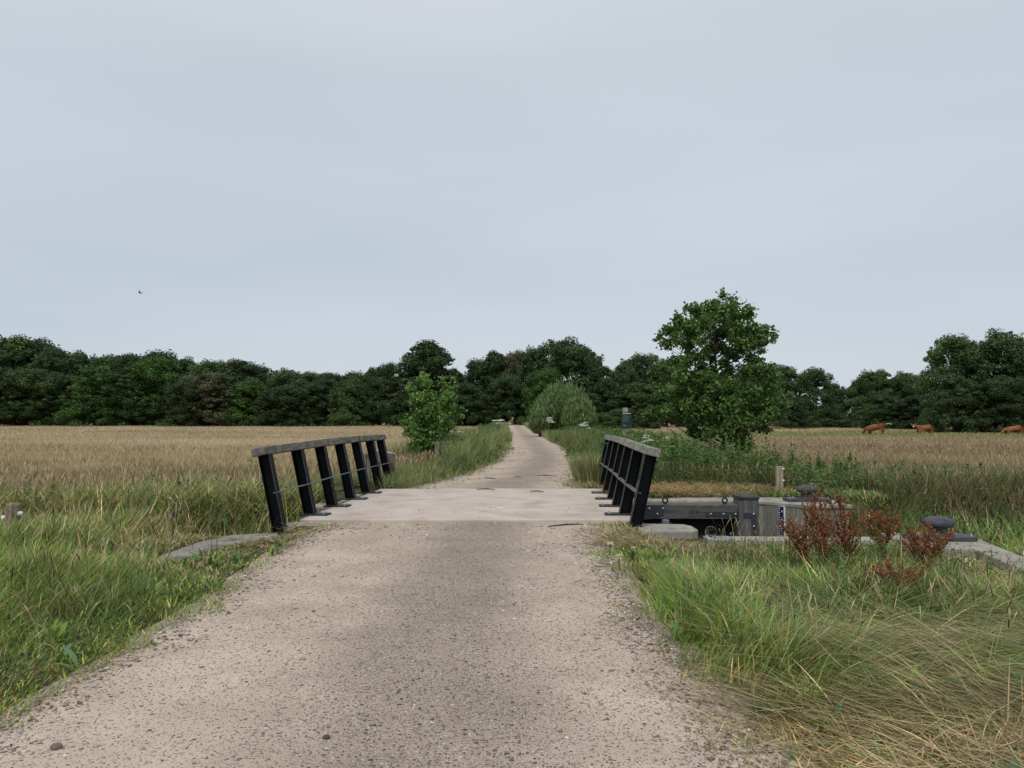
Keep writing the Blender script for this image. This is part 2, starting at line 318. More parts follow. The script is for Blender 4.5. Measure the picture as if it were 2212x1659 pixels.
def ribbon(name, y0, y1, ov=0.0):
    ys = [y0]
    while ys[-1] < y1: ys.append(ys[-1]+max(.05, ys[-1]*.012))
    ys[-1] = y1; ys = np.array(ys); nc = 40; u = np.linspace(0, 1, nc)
    jl = (fbm(ys, ys*0+3, 1.1, 21)-.5)*.45+(vn(ys, ys*0, 4, 5)-.5)*.14; jr = (fbm(ys, ys*0+8, 1.1, 22)-.5)*.45+(vn(ys, ys*0, 4, 6)-.5)*.14
    A = xl(ys)+jl*.5-.30; B = xr(ys)+jr*.5+.30
    X = A[:, None]+(B-A)[:, None]*u[None, :]; Y = np.repeat(ys[:, None], nc, 1)
    s = np.minimum(X-A[:, None], B[:, None]-X)
    Z = .004+(fbm(X, Y, 2.2, 31)-.5)*.035*ss(0, .4, s)+.012*ss(0, .8, s)-.03*(1-ss(0, .25, s))
    # wheel tracks are finer and slightly sunken; the crown between them and the edges are coarse
    mid = (X-A[:, None])/(B-A)[:, None]
    c = np.exp(-((mid-.56)/.15)**2)*1.0+.45*(1-ss(0, .10, mid))+.45*ss(.93, 1, mid)+.20
    c = np.clip(c*(.55+.9*fbm(X, Y, .9, 41)), 0, 1)
    Z = Z+.012*np.exp(-((mid-.55)/.15)**2)
    Z = Z*(1-.9*((ys > 11.35) & (ys < 11.7))[:, None])
    Z = Z+0.006
    V = np.stack([X.ravel(), Y.ravel(), Z.ravel()], 1); n = len(ys)
    I = (np.arange(n-1)[:, None]*nc+np.arange(nc-1)[None, :]).ravel()
    o = np_mesh(name, V, np.stack([I, I+1, I+1+nc, I+nc], 1), M['path'], smooth=True)
    a = o.data.attributes.new('coarse', 'FLOAT', 'POINT'); a.data.foreach_set('value', c.ravel().astype(np.float32))
    return tag(o, kind='structure')
ribbon('gravel_path', -3, 11.62)
ribbon('far_gravel_path', 16.56, 150)
# water in the canal
me = MB().box((0, 11, -1.05), (160, 16, .02)); wtr = me.build('water', M['water']); tag(wtr, kind='structure')

# ------------------------------------------------------------------ bridge deck and railings
br = thing('bridge', 'low concrete bridge with pale sandy deck across the canal between two leaning railings', 'bridge', (-.6, 14, 0))
d = MB(); XL0, XR0 = -3.22, 1.86
ne = [(XL0, 11.66), (-2.4, 11.60), (-1.2, 11.585), (0, 11.60), (1.2, 11.62), (XR0, 11.56)]
fe = [(1.98, 16.62), (1.0, 16.60), (-.6, 16.64), (-2.0, 16.56), (-2.85, 16.58)]
deck = ne+fe
d.prism(deck, -.32, .045); d.build('deck', M['deck'], br, bevel=.012)
for q in ([(-3.05, 11.75), (1.75, 11.75), (1.75, 12.6), (-3.05, 12.6)], [(-3.0, 15.7), (1.8, 15.7), (1.8, 16.5), (-3.0, 16.5)]):
    MB().prism(q, -1.3, -.325).build('abutment', M['board_concrete'], br)

LB = [(-3.32, 11.05), (-3.20, 12.2), (-3.12, 13.35), (-3.04, 14.5), (-2.97, 15.65), (-2.90, 16.8), (-2.84, 17.95)]
RB = [(1.74, 11.02), (1.78, 12.2), (1.82, 13.35), (1.88, 14.5), (1.93, 15.65), (1.98, 16.8), (2.02, 17.95)]
LEAN = R(12.5)
def railing(B, side, label, woodmat):
    mid = B[3]; root = thing('bridge_railing', label, 'railing', (mid[0], mid[1], 0), 0, 'leaning bridge railings')
    tops = []; n = len(B)
    for i, (x, y) in enumerate(B):
        d = Vector((B[min(i+1, n-1)][0]-B[max(i-1, 0)][0], B[min(i+1, n-1)][1]-B[max(i-1, 0)][1], 0)).normalized()   # along the rail
        outw = Vector((d.y, -d.x, 0))*side                                     # away from the road
        up = (Vector((0, 0, 1))*math.cos(LEAN)+outw*math.sin(LEAN)).normalized(); ac = outw*math.cos(LEAN)-Vector((0, 0, 1))*math.sin(LEAN)
        zt = 1.045+.035*(1-((i-3)/3)**2)
        z0 = .055 if 0 < i < 6 else -.08
        base = Vector((x, y, z0)); Lh = (zt-z0)/up.z
        m = Matrix((ac, d, up)).transposed()
        def part(mb, off, sz, z0_=0, z1_=None):
            z1_ = Lh if z1_ is None else z1_
            mb.box(base+ac*off+up*((z0_+z1_)/2), (sz[0], sz[1], z1_-z0_), m)
        p = MB(); part(p, 0, (.142, .009)); part(p, -.077, (.012, .135)); part(p, .077, (.012, .135))
        po = p.build('post', M['black_steel'], root, bevel=.002)
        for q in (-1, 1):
            we = MB(); we.box(base-ac*.0835+d*(q*.0672)+up*(Lh/2), (.003, .0055, Lh-.01), m); we.build('edge_highlight', M['highlight'], po)  # pale strips paint in the light caught along the flange edges
        if 0 < i < 6:
            q = MB(); q.box(Vector((x, y, .058))-outw*.09, (.42, .24, .022), Matrix((outw, d, Vector((0, 0, 1)))).transposed())
            q.box(Vector((x, y, .046))-outw*.09, (.44, .26, .012), Matrix((outw, d, Vector((0, 0, 1)))).transposed())
            pl = q.build('base_plate', M['plate_steel'], root, bevel=.003)
            for sgn in (-1, 1):
                b = MB(); c = Vector((x, y, .069))-outw*.235+d*(.07*sgn); b.lathe([(.017, 0), (.017, .013), (.009, .013), (.009, .03), (.004, .034)], c, 8); b.build('bolt', M['bolt'], pl)
        tops.append((base+up*Lh, ac, up, d))
    # timber top rail: two lengths
    def pt(k, t):
        k2 = min(k+1, n-1); return tops[k][0].lerp(tops[k2][0], t)
    js = 3 if side < 0 else 4
    for seg in ((0, js), (js, n-1)):
        vs = []; fs = []; path = []
        for k in range(seg[0], seg[1]+1):
            P, ac, up, d = tops[k]; P = P.copy()
            if k == 0: P = P-d*.22
            if k == n-1: P = P+d*.22
            if k == js: P = P+d*(.3-.004 if seg[0] == 0 else .3+.004)
            path.append((P, ac, up))
        for (P, ac, up) in path:
            for (a_, b_) in ((-.100, .0), (.100, .0), (.100, .115), (-.100, .115)): vs.append(P+ac*a_+up*b_)
        m_ = len(path)
        for k in range(m_-1):
            for j in range(4): fs.append((k*4+j, k*4+(j+1) % 4, (k+1)*4+(j+1) % 4, (k+1)*4+j))
        fs += [(3, 2, 1, 0), tuple((m_-1)*4+j for j in range(4))]
        MB().add(vs, fs).build('top_rail', woodmat, root, bevel=.008)
    # flat middle bar on the road side of the posts
    mb = MB(); pts = []
    for (P, ac, up, d) in tops:
        c = P-up*.56-ac*.02; pts.append((c, d))
    pts[0] = (pts[0][0]-pts[0][1]*.03, pts[0][1]); pts[-1] = (pts[-1][0]+pts[-1][1]*.03, pts[-1][1])
    ac = tops[3][1]; up = tops[3][2]; vs = []; fs = []
    for (c, d) in pts:
        for (a_, b_) in ((-.088, -.009), (-.0, -.009), (-.0, .009), (-.088, .009)): vs.append(c+ac*a_+up*b_)
    for k in range(len(pts)-1):
        for j in range(4): fs.append((k*4+j, k*4+(j+1) % 4, (k+1)*4+(j+1) % 4, (k+1)*4+j))
    fs += [(3, 2, 1, 0), tuple((len(pts)-1)*4+j for j in range(4))]
    mb.add(vs, fs).build('middle_bar', M['bar'], root, bevel=.002)
    return root
M['highlight'] = noisy('edge_highlight', (.05, .05, .055), (.22, .22, .23), 14, .5, 0)  # lighter steel tone for the painted highlight on post edges
M['bar'] = noisy('bar_steel', (.10, .105, .11), (.19, .19, .195), 9, .4, .05)
railing(LB, -1, 'left bridge railing with black steel posts leaning away from the path over tall grass', M['rail_wood'])
railing(RB, 1, 'right bridge railing with black steel posts and lichened timber rail next to the lock gate', M['rail_wood_moss'])

# ------------------------------------------------------------------ lock: walls, gate, bollards
qf = thing('quay_wall', 'concrete far lock wall with board marks behind the timber lock gate', 'lock wall', (4, 15, 0))
m = MB(); m.prism([(2.2, 14.55), (4.50, 14.55), (4.75, 14.45), (5.20, 13.85), (6.08, 13.85), (6.08, 14.9), (2.2, 14.9)], -1.4, -.06); m.build('wall', M['board_concrete'], qf)
m = MB(); m.prism([(2.2, 14.53), (4.50, 14.53), (4.76, 14.42), (5.21, 13.82), (6.12, 13.82), (6.12, 15.05), (5.0, 15.15), (2.2, 15.05)], -.057, .012); m.build('coping', M['concrete'], qf, bevel=.015)
# near quay
qn = thing('quay_wall', 'low near lock wall topped by pale timber edge beam in front of the lock gate', 'lock wall', (4, 10.3, 0))
m = MB(); m.prism([(1.9, 10.2), (5.0, 10.15), (5.0, 10.42), (1.9, 10.45)], -1.4, -.105); m.prism([(2.62, 9.98), (4.98, 9.9), (4.98, 10.14), (2.62, 10.19)], -.4, -.12); m.build('wall', M['concrete'], qn, bevel=.01)
m = MB(); m.prism([(2.95, 10.16), (5.0, 10.12), (5.0, 10.46), (2.95, 10.50)], -.10, -.03); m.build('edge_beam', M['edge_wood'], qn, bevel=.008)
m = MB(); m.prism([(2.605, 10.17), (2.94, 10.165), (2.94, 10.50), (2.605, 10.505)], -.10, -.025); m.build('steel_edge', M['galv'], qn, bevel=.004)
sb = thing('concrete_slab', 'pale chamfered concrete slab beside the foot of the right railing', 'concrete slab', (2.2, 11, 0))
m = MB(); m.prism([(1.75, 10.62), (2.50, 10.62), (2.60, 10.74), (2.60, 11.1), (2.52, 11.28), (1.95, 11.36), (1.95, 11.75), (1.75, 11.75)], -.3, .025); m.build('slab', M['concrete'], sb, bevel=.02)
ww = thing('wing_wall', 'concrete wing wall with flat coping running towards the camera from the right bollard', 'lock wall', (5.5, 8.5, 0))
cop = [(4.98, 9.38), (5.52, 9.15), (5.25, 7.83), (4.62, 5.0), (4.2, 3.0), (4.7, 2.9), (5.12, 5.0), (5.74, 8.5), (6.05, 9.95), (5.9, 10.45), (4.98, 10.45)]
MB().prism(cop, -.085, .02).build('coping', M['concrete'], ww, bevel=.015)
def shrink(poly, k):
    cx = sum(p[0] for p in poly)/len(poly); return [(p[0]+(.04 if p[0] < 5.0+.22*(p[1]-7) else -.04), p[1]) for p in poly]
MB().prism(shrink(cop, .05), -1.4, -.088).build('wall', M['board_concrete'], ww)
# left wing walls
wl = thing('wing_wall', 'curved pale concrete coping sunk in the grass left of the near bridge end', 'lock wall', (-3.7, 9.6, -.05))
p_out = [(-3.2, 10.52), (-3.42, 10.43), (-3.77, 10.27), (-3.97, 9.78), (-4.0, 8.95), (-3.98, 8.2)]
p_in = [(-3.66, 8.2), (-3.68, 8.6), (-3.54, 9.43), (-3.29, 9.9), (-3.08, 10.12)]
MB().prism(p_out+p_in, -.9, .02).build('coping', M['old_concrete'], wl, bevel=.02)
wl2 = thing('abutment_wall', 'concrete wing slab with timber facing outside the left railing over the canal', 'lock wall', (-3.6, 15.5, 0))
MB().prism([(-3.25, 13.95), (-3.62, 13.9), (-3.68, 14.6), (-3.50, 16.2), (-3.32, 18.3), (-3.02, 18.3), (-3.14, 16)], -1.3, -.02).build('slab', M['concrete'], wl2, bevel=.02)
MB().box((-3.44, 13.86, -.4), (.38, .07, .72)).build('timber_facing', M['post_wood'], wl2, bevel=.006)
wl3 = thing('abutment_wall', 'small concrete corner block under the foot of the left railing', 'lock wall', (-3.1, 11.6, 0))
MB().prism([(-3.42, 11.2), (-2.75, 11.35), (-2.6, 11.58), (-3.3, 11.64), (-3.48, 11.5)], -.8, .012).build('slab', M['concrete'], wl3, bevel=.02)

lg = thing('lock_gate', 'dark timber lock gate with date, steel straps and two lifting rings', 'lock gate', (3.4, 13.95, 0))
GD = 13.9
m = MB(); m.prism([(1.95, GD), (PX(1606, GD), GD), (PX(1603, GD)-.02, GD+.32), (1.95, GD+.32)], -.25, .005)
m.build('top_beam', M['gate_wood'], lg, bevel=.012)
pm = MB(); x0, x1 = PX(1605, 13.75), PX(1634, 13.75)
pm.prism([(x0, 13.75), (x1, 13.75), (x1+.04, 13.83), (x1+.04, 14.2), (x0-.07, 14.2), (x0-.07, 13.83)], -1.35, .11); post = pm.build('heel_post', M['gate_post_wood'], lg, bevel=.008)
pc = MB(); pc.prism([(x0-.01, 13.735), (x1+.01, 13.735), (x1+.055, 13.82), (x1+.055, 14.215), (x0-.085, 14.215), (x0-.085, 13.82)], .113, .17); pc.build('post_cap', M['grey_steel'], lg, bevel=.012)
MB().box((3.05, 14.2, -.80), (2.2, .10, 1.08)).build('planking', M['shade_dark_wood'], lg)  # planks coloured dark to paint the shade under the top beam
pl = MB(); zt, zb = .004, -.25
poly = [(1.95, zt), (PX(1432, GD), zt), (PX(1432, GD), PZ(1111.5, GD)), (PX(1402, GD), zb-.005), (1.95, zb-.03)]
vs = [(a, GD-.012, b) for a, b in poly]+[(a, GD-.002, b) for a, b in poly]; n = len(poly)
pl.add(vs, [tuple(range(n)), tuple(range(2*n-1, n-1, -1))]+[(i, (i+1) % n, n+(i+1) % n, n+i) for i in range(n)])
pl.build('corner_plate', M['grey_steel'], lg, bevel=.002)
st = MB(); sx0, sx1 = PX(1521, GD), PX(1630, 13.73); sz0, sz1 = PZ(1114, GD), PZ(1104, GD)
st.box(((sx0+x0)/2, GD-.008, (sz0+sz1)/2), (x0-sx0, .012, sz1-sz0)); st.box(((x0+x1-.04)/2, 13.742, (sz0+sz1)/2), (x1-.04-x0+.01, .012, sz1-sz0))
st.box((x0-.005, 13.82, (sz0+sz1)/2), (.012, .145, sz1-sz0)); st.box((PX(1625.5, 13.74), 13.742, (sz0-1.3)/2), (.085, .012, sz0+1.3)); st.build('strap', M['grey_steel'], lg, bevel=.002)
for bx, by, bd in ((1401, 1097, GD-.012), (1435-5, 1097, GD-.012), (1418, 1108.5, GD-.012), (1533, 1109, GD-.014), (1560, 1109, GD-.014), (1586, 1109, GD-.014), (1625, 1109, 13.735), (1625, 1135, 13.735)):
    b = MB(); b.lathe([(.0, -.001), (.020, 0), (.020, .006), (.014, .016), (.004, .020)], (PX(bx, bd), bd, PZ(by, bd)), 12, 'y'); b.build('bolt', M['bolt'], lg, smooth=True)
for rx in (1435, 1563):
    c = Vector((PX(rx, 14.0), 14.0, .075)); mb = MB(); n1, n2 = 28, 10; vs = []; fs = []
    for i in range(n1):
        a = 2*math.pi*i/n1
        for j in range(n2):
            b = 2*math.pi*j/n2; r = .044+.015*math.cos(b); vs.append(c+Vector((r*math.cos(a), .015*math.sin(b), r*math.sin(a))))
    fs = [(i*n2+j, ((i+1) % n1)*n2+j, ((i+1) % n1)*n2+(j+1) % n2, i*n2+(j+1) % n2) for i in range(n1) for j in range(n2)]
    mb.add(vs, fs); mb.lathe([(.032, .006), (.032, .016), (.018, .03), (.014, .036)], (c.x, c.y, 0), 14); mb.build('lifting_ring', M['ring'], lg, smooth=True)
def text_mesh(s, size, extr, name, mt, parent, loc, rot):
    cu = bpy.data.curves.new(name, 'FONT'); cu.body = s; cu.size = size; cu.extrude = extr; cu.align_x = 'CENTER'; cu.align_y = 'CENTER'
    o = bpy.data.objects.new('tmp', cu); COL.objects.link(o); bpy.context.view_layer.update()
    me = bpy.data.meshes.new_from_object(o.evaluated_get(bpy.context.evaluated_depsgraph_get())); bpy.data.objects.remove(o)
    me.name = name; me.materials.clear(); me.materials.append(mt)
    q = bpy.data.objects.new(name, me); COL.objects.link(q); q.parent = parent; q.rotation_euler = rot; q.location = Vector(loc)-ORG.get(parent.name, Vector()); return q
tx = text_mesh('2014', .105, .001, 'carved_date', M['ink'], lg, (PX(1496, GD), GD-.0025, PZ(1105, GD)), (R(90), 0, 0)); tx.scale = (.82, 1, 1)
# crack in the beam
MB().tube([(PX(1505, GD), GD-.0015, PZ(1104, GD)), (PX(1512, GD), GD-.0015, PZ(1105.5, GD)), (PX(1521, GD), GD-.0015, PZ(1105.5, GD))], .003, 5).build('crack', M['ink'], lg)

pp = thing('mooring_pipe', 'short grey steel pipe with side lugs in the lock beside the slab', 'pipe', (PX(1435.5, 11.75), 11.75, 0))
zt = PZ(1121, 11.75); c = (PX(1435.5, 11.75), 11.75)
MB().lathe([(.055, -1.2), (.055, zt-.008), (.05, zt)], (c[0], c[1], 0), 20).build('pipe', M['pipe_grey'], pp, smooth=False)
for s_ in (-1, 1): MB().box((c[0]+s_*.072, c[1], zt-.05), (.034, .02, .02)).build('lug', M['grey_steel'], pp)
gb = MB(); prof = [(.062*math.sin(math.pi*k/14)+.0001, -.062*math.cos(math.pi*k/14)) for k in range(15)]
gx_, gd_ = PX(1532, 10.4), 10.4
gb.lathe([(r*1.25, z*1.25) for r, z in prof], (gx_, gd_, PZ(1147, 10.4)), 24); g_ = gb.build('glass_ball', M['glass'], smooth=True); tag(g_, 'clear round glass ball glinting among thin weeds before the gate', 'glass ball')

def bollard(x, y, z, label, sc=1.0):
    r = thing('bollard', label, 'bollard', (x, y, z), 0, 'iron mooring bollards of the lock')
    ORG[r.name] = Vector((0, 0, 0))
    MB().box((0, 0, .03), (.80, .34, .055)).build('base_plate', M['iron'], r, bevel=.008)
    MB().lathe([(.155, .058), (.125, .075), (.105, .11), (.10, .15), (.115, .175)], (0, 0, 0), 32).build('stem', M['iron'], r, smooth=True)
    MB().lathe([(.10, .168), (.165, .172), (.188, .19), (.195, .215), (.188, .245), (.16, .272), (.10, .29), (.03, .296), (.001, .297)], (0, 0, 0), 36).build('cap', M['iron'], r, smooth=True)
    for bx in (-.35, -.24, .24, .35):
        MB().lathe([(.018, .057), (.018, .072), (.010, .073), (.010, .088), (.003, .092)], (bx, -.11 if abs(bx) > .3 else .05, 0), 10).build('bolt', M['bolt'], r)
    return r
bollard(PX(1733, 14.6), 14.45, .012, 'dark iron mooring bollard on the far lock wall above the blue gauge')
b2 = bollard(PX(2017, 9.95), 9.9, .02, 'dark iron mooring bollard by the right edge behind rusty dock stems')
# gauge
ga = thing('water_gauge', 'blue and white water level gauge on the lock wall under the far bollard', 'gauge', (4.95, 14.1, -.2))
dv = Vector((5.20-4.75, 13.85-14.45, 0)).normalized(); nr = Vector((-abs(dv.y), -abs(dv.x), 0))
gc = Vector((4.95, 14.165, -.34))+nr*.03; gc.x = 4.97; ggm = Matrix((dv, -nr, Vector((0, 0, 1)))).transposed()
MB().box(gc, (.13, .012, .58), ggm).build('frame', M['white'], ga, bevel=.003)
MB().box(gc+nr*.008-dv*.012, (.10, .006, .57), ggm).build('plate', M['blue'], ga)
tk = MB()
for k in range(13): tk.box(gc+nr*.013-dv*(.050 if k % 2 else .044)+Vector((0, 0, .255-.042*k)), (.018 if k % 2 else .030, .003, .012), ggm)
for k in range(3): tk.box(gc+nr*.013+dv*.008+Vector((0, 0, .20-.15*k)), (.018, .003, .03), ggm)
tk.build('scale_marks', M['white'], ga)

# ------------------------------------------------------------------ posts, field gate, sign, wires
def post(x, y, z1, wd, label, mt='post_wood', split=False, group='old wooden fence posts', lean=0, extra=None):
    z0 = float(hgt(x, y))-.2
    r = thing('fence_post', label, 'post', (x, y, z0+.2), 0, group); rot = Matrix.Rotation(lean, 3, 'Y')
    if split:
        for s_ in (-1, 1): MB().box((x+s_*wd*.27, y, (z0+z1)/2), (wd*.46, wd*.8, z1-z0), rot).build('half_post', M[mt], r, bevel=.006)
    else: MB().lathe([(wd*.5, z0), (wd*.5, z1-.02), (wd*.45, z1)], (x, y, 0), 9).build('post', M[mt], r, bevel=.004)
    if extra: extra(r, x, y, z1)
    return r
def insul(r, x, y, z1):
    for s_, dz in ((-1, .17), (1, .12)):
        MB().lathe([(.012, -.03), (.026, -.024), (.030, 0), (.024, .02), (.01, .026)], (x+s_*.10, y-.03, z1-dz), 12).build('insulator', M['white'], r, smooth=True)
    MB().tube([(x-.082, y-.02, z1-.09), (x, y-.088, z1-.09), (x+.082, y-.02, z1-.09)], .003, 5).build('wire_loop', M['ring'], r)
post(PX(36, 9.4), 9.4, PZ(1086, 9.4), .17, 'weathered fence post with two white insulators at far left in tall grass', extra=insul)
post(PX(945, 26.5), 26.5, PZ(954, 26.5), .19, 'broad weathered fence post directly in front of the left sapling')
post(PX(1016, 36), 36, PZ(943, 36), .16, 'small fence post in the green verge right of the sapling')
post(PX(809, 27), 27, PZ(953, 27), .10, 'thin fence post seen just above the field gate between the last railing posts')
post(PX(794, 17.4), 17.4, PZ(979, 17.4), .15, 'grey split fence post behind the left railing', split=True)
def wbolt(r, x, y, z1):
    for dz in (.05, .30): MB().lathe([(.0, 0), (.022, .004), (.022, .016), (.008, .024)], (x+.07, y-.05, z1-dz), 10, 'y').build('insulator', M['white'], r)
post(PX(1681, 16.6), 16.6, PZ(1007, 16.6), .135, 'double fence post with white insulators left of the far bollard', mt='pale_wood', split=True, extra=wbolt)
post(PX(1752, 16.9), 16.9, PZ(1043, 16.9), .14, 'low fence post standing directly behind the far bollard', mt='pale_wood', split=True)
fg = thing('field_gate', 'weathered plank field gate with galvanised top rail behind the left railing end', 'gate', (-3.2, 19.5, 0))
A = Vector((-2.86, 18.5, 0)); B = Vector((-3.72, 20.4, 0)); dv = (B-A).normalized()
MB().box((A.x-.09, A.y, .35), (.26, .10, .74)).build('end_post', M['post_wood'], fg, bevel=.01)
m = MB(); m.beam(A+dv*.06+Vector((0, 0, .55)), B+Vector((0, 0, .55)), .035, .27); m.build('top_board', M['post_wood'], fg, bevel=.004)
m = MB(); m.beam(A+dv*.06+Vector((0, 0, .05)), B+Vector((0, 0, .05)), .035, .15); m.build('bottom_board', M['post_wood'], fg, bevel=.004)
m = MB(); m.box((B.x+.25, B.y-.55, .34), (.1, .1, .16)); m.build('latch_block', M['bark'], fg)
m = MB(); m.tube([A+Vector((.04, -.08, .705)), A+dv*.8+Vector((0, 0, .715)), B+Vector((0, 0, .72))], .022, 8); m.build('galvanised_rail', M['galv'], fg)
def wire(pts, label):
    P = []
    for a, b in zip(pts[:-1], pts[1:]):
        for k in range(6):
            t = k/6; q = Vector(a).lerp(Vector(b), t); q.z -= .06*4*t*(1-t); P.append(q)
    P.append(Vector(pts[-1])); o = MB().tube(P, .003, 5, False).build('fence_wire', M['galv']); tag(o, label, 'wire')
wire([(PX(945, 26.5), 26.4, .62), (PX(1016, 36), 35.9, .55)], 'thin fence wire from the post by the sapling to the next post')
wire([(-16, 9.0, .32), (PX(36, 9.4)-.1, 9.35, .30)], 'thin fence wire running off left from the insulated post')
wire([(PX(1681, 16.6)+.06, 16.55, .38), (PX(1752, 16.9), 16.85, .2), (9.5, 18.5, .2)], 'thin fence wire behind the far lock bollard')

sg = thing('notice_sign', 'dark green notice board on a pale wooden post behind the right railing', 'sign', (PX(1352, 27), 27, 0)); sd = 27
zg = float(hgt(PX(1352, sd), sd))
MB().box((PX(1350.5, sd), sd, (PZ(881, sd)+zg)/2), (.165, .14, PZ(881, sd)-zg)).build('post', M['pale_wood'], sg, bevel=.008)
x0, x1, z0, z1 = PX(1341, sd), PX(1363.5, sd), PZ(925.5, sd), PZ(891.5, sd)
MB().box(((x0+x1)/2, sd-.085, (z0+z1)/2), (x1-x0, .02, z1-z0)).build('board', M['sign_green'], sg, bevel=.004)
H = z1-z0; W = x1-x0; tm = MB()
def line(fx0, fx1, fz, h):
    x = x0+W*fx0; tm = MB()
    while x < x0+W*fx1:
        wl_ = min(random.uniform(.018, .05), x0+W*fx1-x); tm.box((x+wl_/2, sd-.0975, z1-H*fz), (wl_, .003, h)); x += wl_+.006
    tm.build('text_line', M['white'] if h > .02 else M['sign_text'], sg)
line(.14, .86, .05, .022)
for fz, fx in ((.20, .74), (.25, .90), (.30, .62), (.35, .82), (.40, .42), (.45, .62), (.50, .72), (.55, .60)): line(.15, fx, fz, .009)
line(.14, .55, .84, .008); line(.24, .46, .90, .012); line(.60, .96, .86, .006)
tm.tube([(x0+W*.16, sd-.0975, z1-H*.80), (x0+W*.26, sd-.0975, z1-H*.77), (x0+W*.38, sd-.0975, z1-H*.81)], .004, 5)
tm.build('emblem', M['white'], sg)
MB().box(((x0+x1)/2, sd-.08, z1+.012), (.20, .02, .02)).build('top_bracket', M['ring'], sg)

# ------------------------------------------------------------------ vegetation generators
def blades(P, length, width, az, th0, th1, col, segs=4, prof='blade', coltip=None, twist=.5):
    n = len(P); t = np.linspace(0, 1, segs+1)
    th = th0[:, None]+th1[:, None]*(t[None, :]-.5/segs)
    st = length[:, None]/segs
    dx = np.sin(th)*st; dz = np.cos(th)*st; dx[:, 0] = 0; dz[:, 0] = 0
    r = np.cumsum(dx, 1); z = np.cumsum(dz, 1)
    ca, sa = np.cos(az), np.sin(az)
    cx = P[:, 0][:, None]+r*ca[:, None]; cy = P[:, 1][:, None]+r*sa[:, None]; cz = np.maximum(P[:, 2][:, None]+z, P[:, 2][:, None]+.004)
    if prof == 'blade': pw = (1-t**1.8)*.5+.02
    elif prof == 'seed':
        pw = np.interp(t, [0, .74, .80, .88, .97, 1], [.16, .12, .42, .55, .30, .05])
    elif prof == 'broad': pw = np.sin(np.pi*np.clip(t*.92+.06, 0, 1))*.5
    wa = az+np.pi/2+(rng.random(n)-.5)*np.pi*twist
    wx = np.cos(wa)[:, None]*width[:, None]*pw[None, :]; wy = np.sin(wa)[:, None]*width[:, None]*pw[None, :]
    V = np.empty((n, segs+1, 2, 3), np.float32)
    V[:, :, 0, 0] = cx-wx; V[:, :, 0, 1] = cy-wy; V[:, :, 0, 2] = cz
    V[:, :, 1, 0] = cx+wx; V[:, :, 1, 1] = cy+wy; V[:, :, 1, 2] = cz
    if coltip is None: coltip = col
    C = np.empty((n, segs+1, 2, 3), np.float32)
    k = t[None, :, None]
    if prof == 'seed': k = np.clip((k-.66)*8, 0, 1)
    C[:, :, 0, :] = col[:, None, :]*(1-k)+coltip[:, None, :]*k; C[:, :, 1, :] = C[:, :, 0, :]
    b = (np.arange(n)*(segs+1)*2)[:, None]+(np.arange(segs)*2)[None, :]; b = b.ravel()
    Fc = np.stack([b, b+1, b+3, b+2], 1)
    return V.reshape(-1, 3), Fc, C.reshape(-1, 3)
class Acc:
    def __init__(s): s.V = []; s.F = []; s.C = []; s.n = 0
    def add(s, V, Fc, C): s.V.append(V); s.F.append(Fc+s.n); s.C.append(C); s.n += len(V)
    def build(s, name, mt, label, cat, parent=None):
        o = np_mesh(name, np.concatenate(s.V), np.concatenate(s.F), mt, np.concatenate(s.C), parent)
        if label: tag(o, label, cat, kind='stuff')
        return o
def leaves(P, Nn, size, col, aspect=.62):
    n = len(P); r = rng.normal(size=(n, 3)); Nn = Nn/np.linalg.norm(Nn, axis=1, keepdims=True)
    T = r-Nn*(r*Nn).sum(1, keepdims=True); T /= np.linalg.norm(T, axis=1, keepdims=True); B = np.cross(Nn, T)
    s = size[:, None]; V = np.empty((n, 4, 3), np.float32); of = (rng.random((n, 1))-.3)*.5
    V[:, 0] = P-T*s; V[:, 1] = P+B*s*aspect+T*s*of; V[:, 2] = P+T*s; V[:, 3] = P-B*s*aspect+T*s*of
    b = np.arange(n)*4; Fc = np.stack([b, b+1, b+2, b+3], 1)
    return V.reshape(-1, 3), Fc, np.repeat(col, 4, 0)
def pick(cols, w, n, var=.18):
    cols = np.array(cols, float); w = np.array(w, float)
    if w.ndim == 1: idx = rng.choice(len(cols), n, p=w/w.sum())
    else:
        c = np.cumsum(w/w.sum(1, keepdims=True), 1); idx = (rng.random(n)[:, None] > c).sum(1).clip(0, len(cols)-1)
    c = cols[idx]*(1+(rng.random((n, 1))-.5)*2*var)*(1+(rng.random((n, 3))-.5)*.12); return np.clip(c, .004, .9)

def excl(x, y):
    m = edge_d(x, y) < -.03+(fbm(x, y, 1.6, 61)-.5)*.9
    m |= (x > -3.3) & (x < 1.95) & (y > 11.45) & (y < 16.62)
    m |= (x > 1.75) & (x < 2.62) & (y > 10.60) & (y < 11.8)
    m |= (x > 1.8) & (x < 6.25) & (y > 10.0) & (y < 15.12)
    m |= (y > 2.9) & (y < 10.5) & (x > wing(y)-.03) & (x < wing(y)+.52)
    m |= (x > 4.98) & (x < 6.1) & (y > 9.2) & (y < 10.5)
    # left coping
    cl = np.interp(y, [8.2, 8.95, 9.78, 10.27, 10.5], [-4.02, -4.03, -4.0, -3.8, -3.3]); ci = np.interp(y, [8.2, 8.6, 9.43, 9.9, 10.3], [-3.60, -3.62, -3.48, -3.22, -3.0])
    m |= (y > 8.4) & (y < 10.5) & (x > cl) & (x < ci)
    m |= (x > -3.7) & (x < -3.0) & (y > 13.9) & (y < 18)
    return m
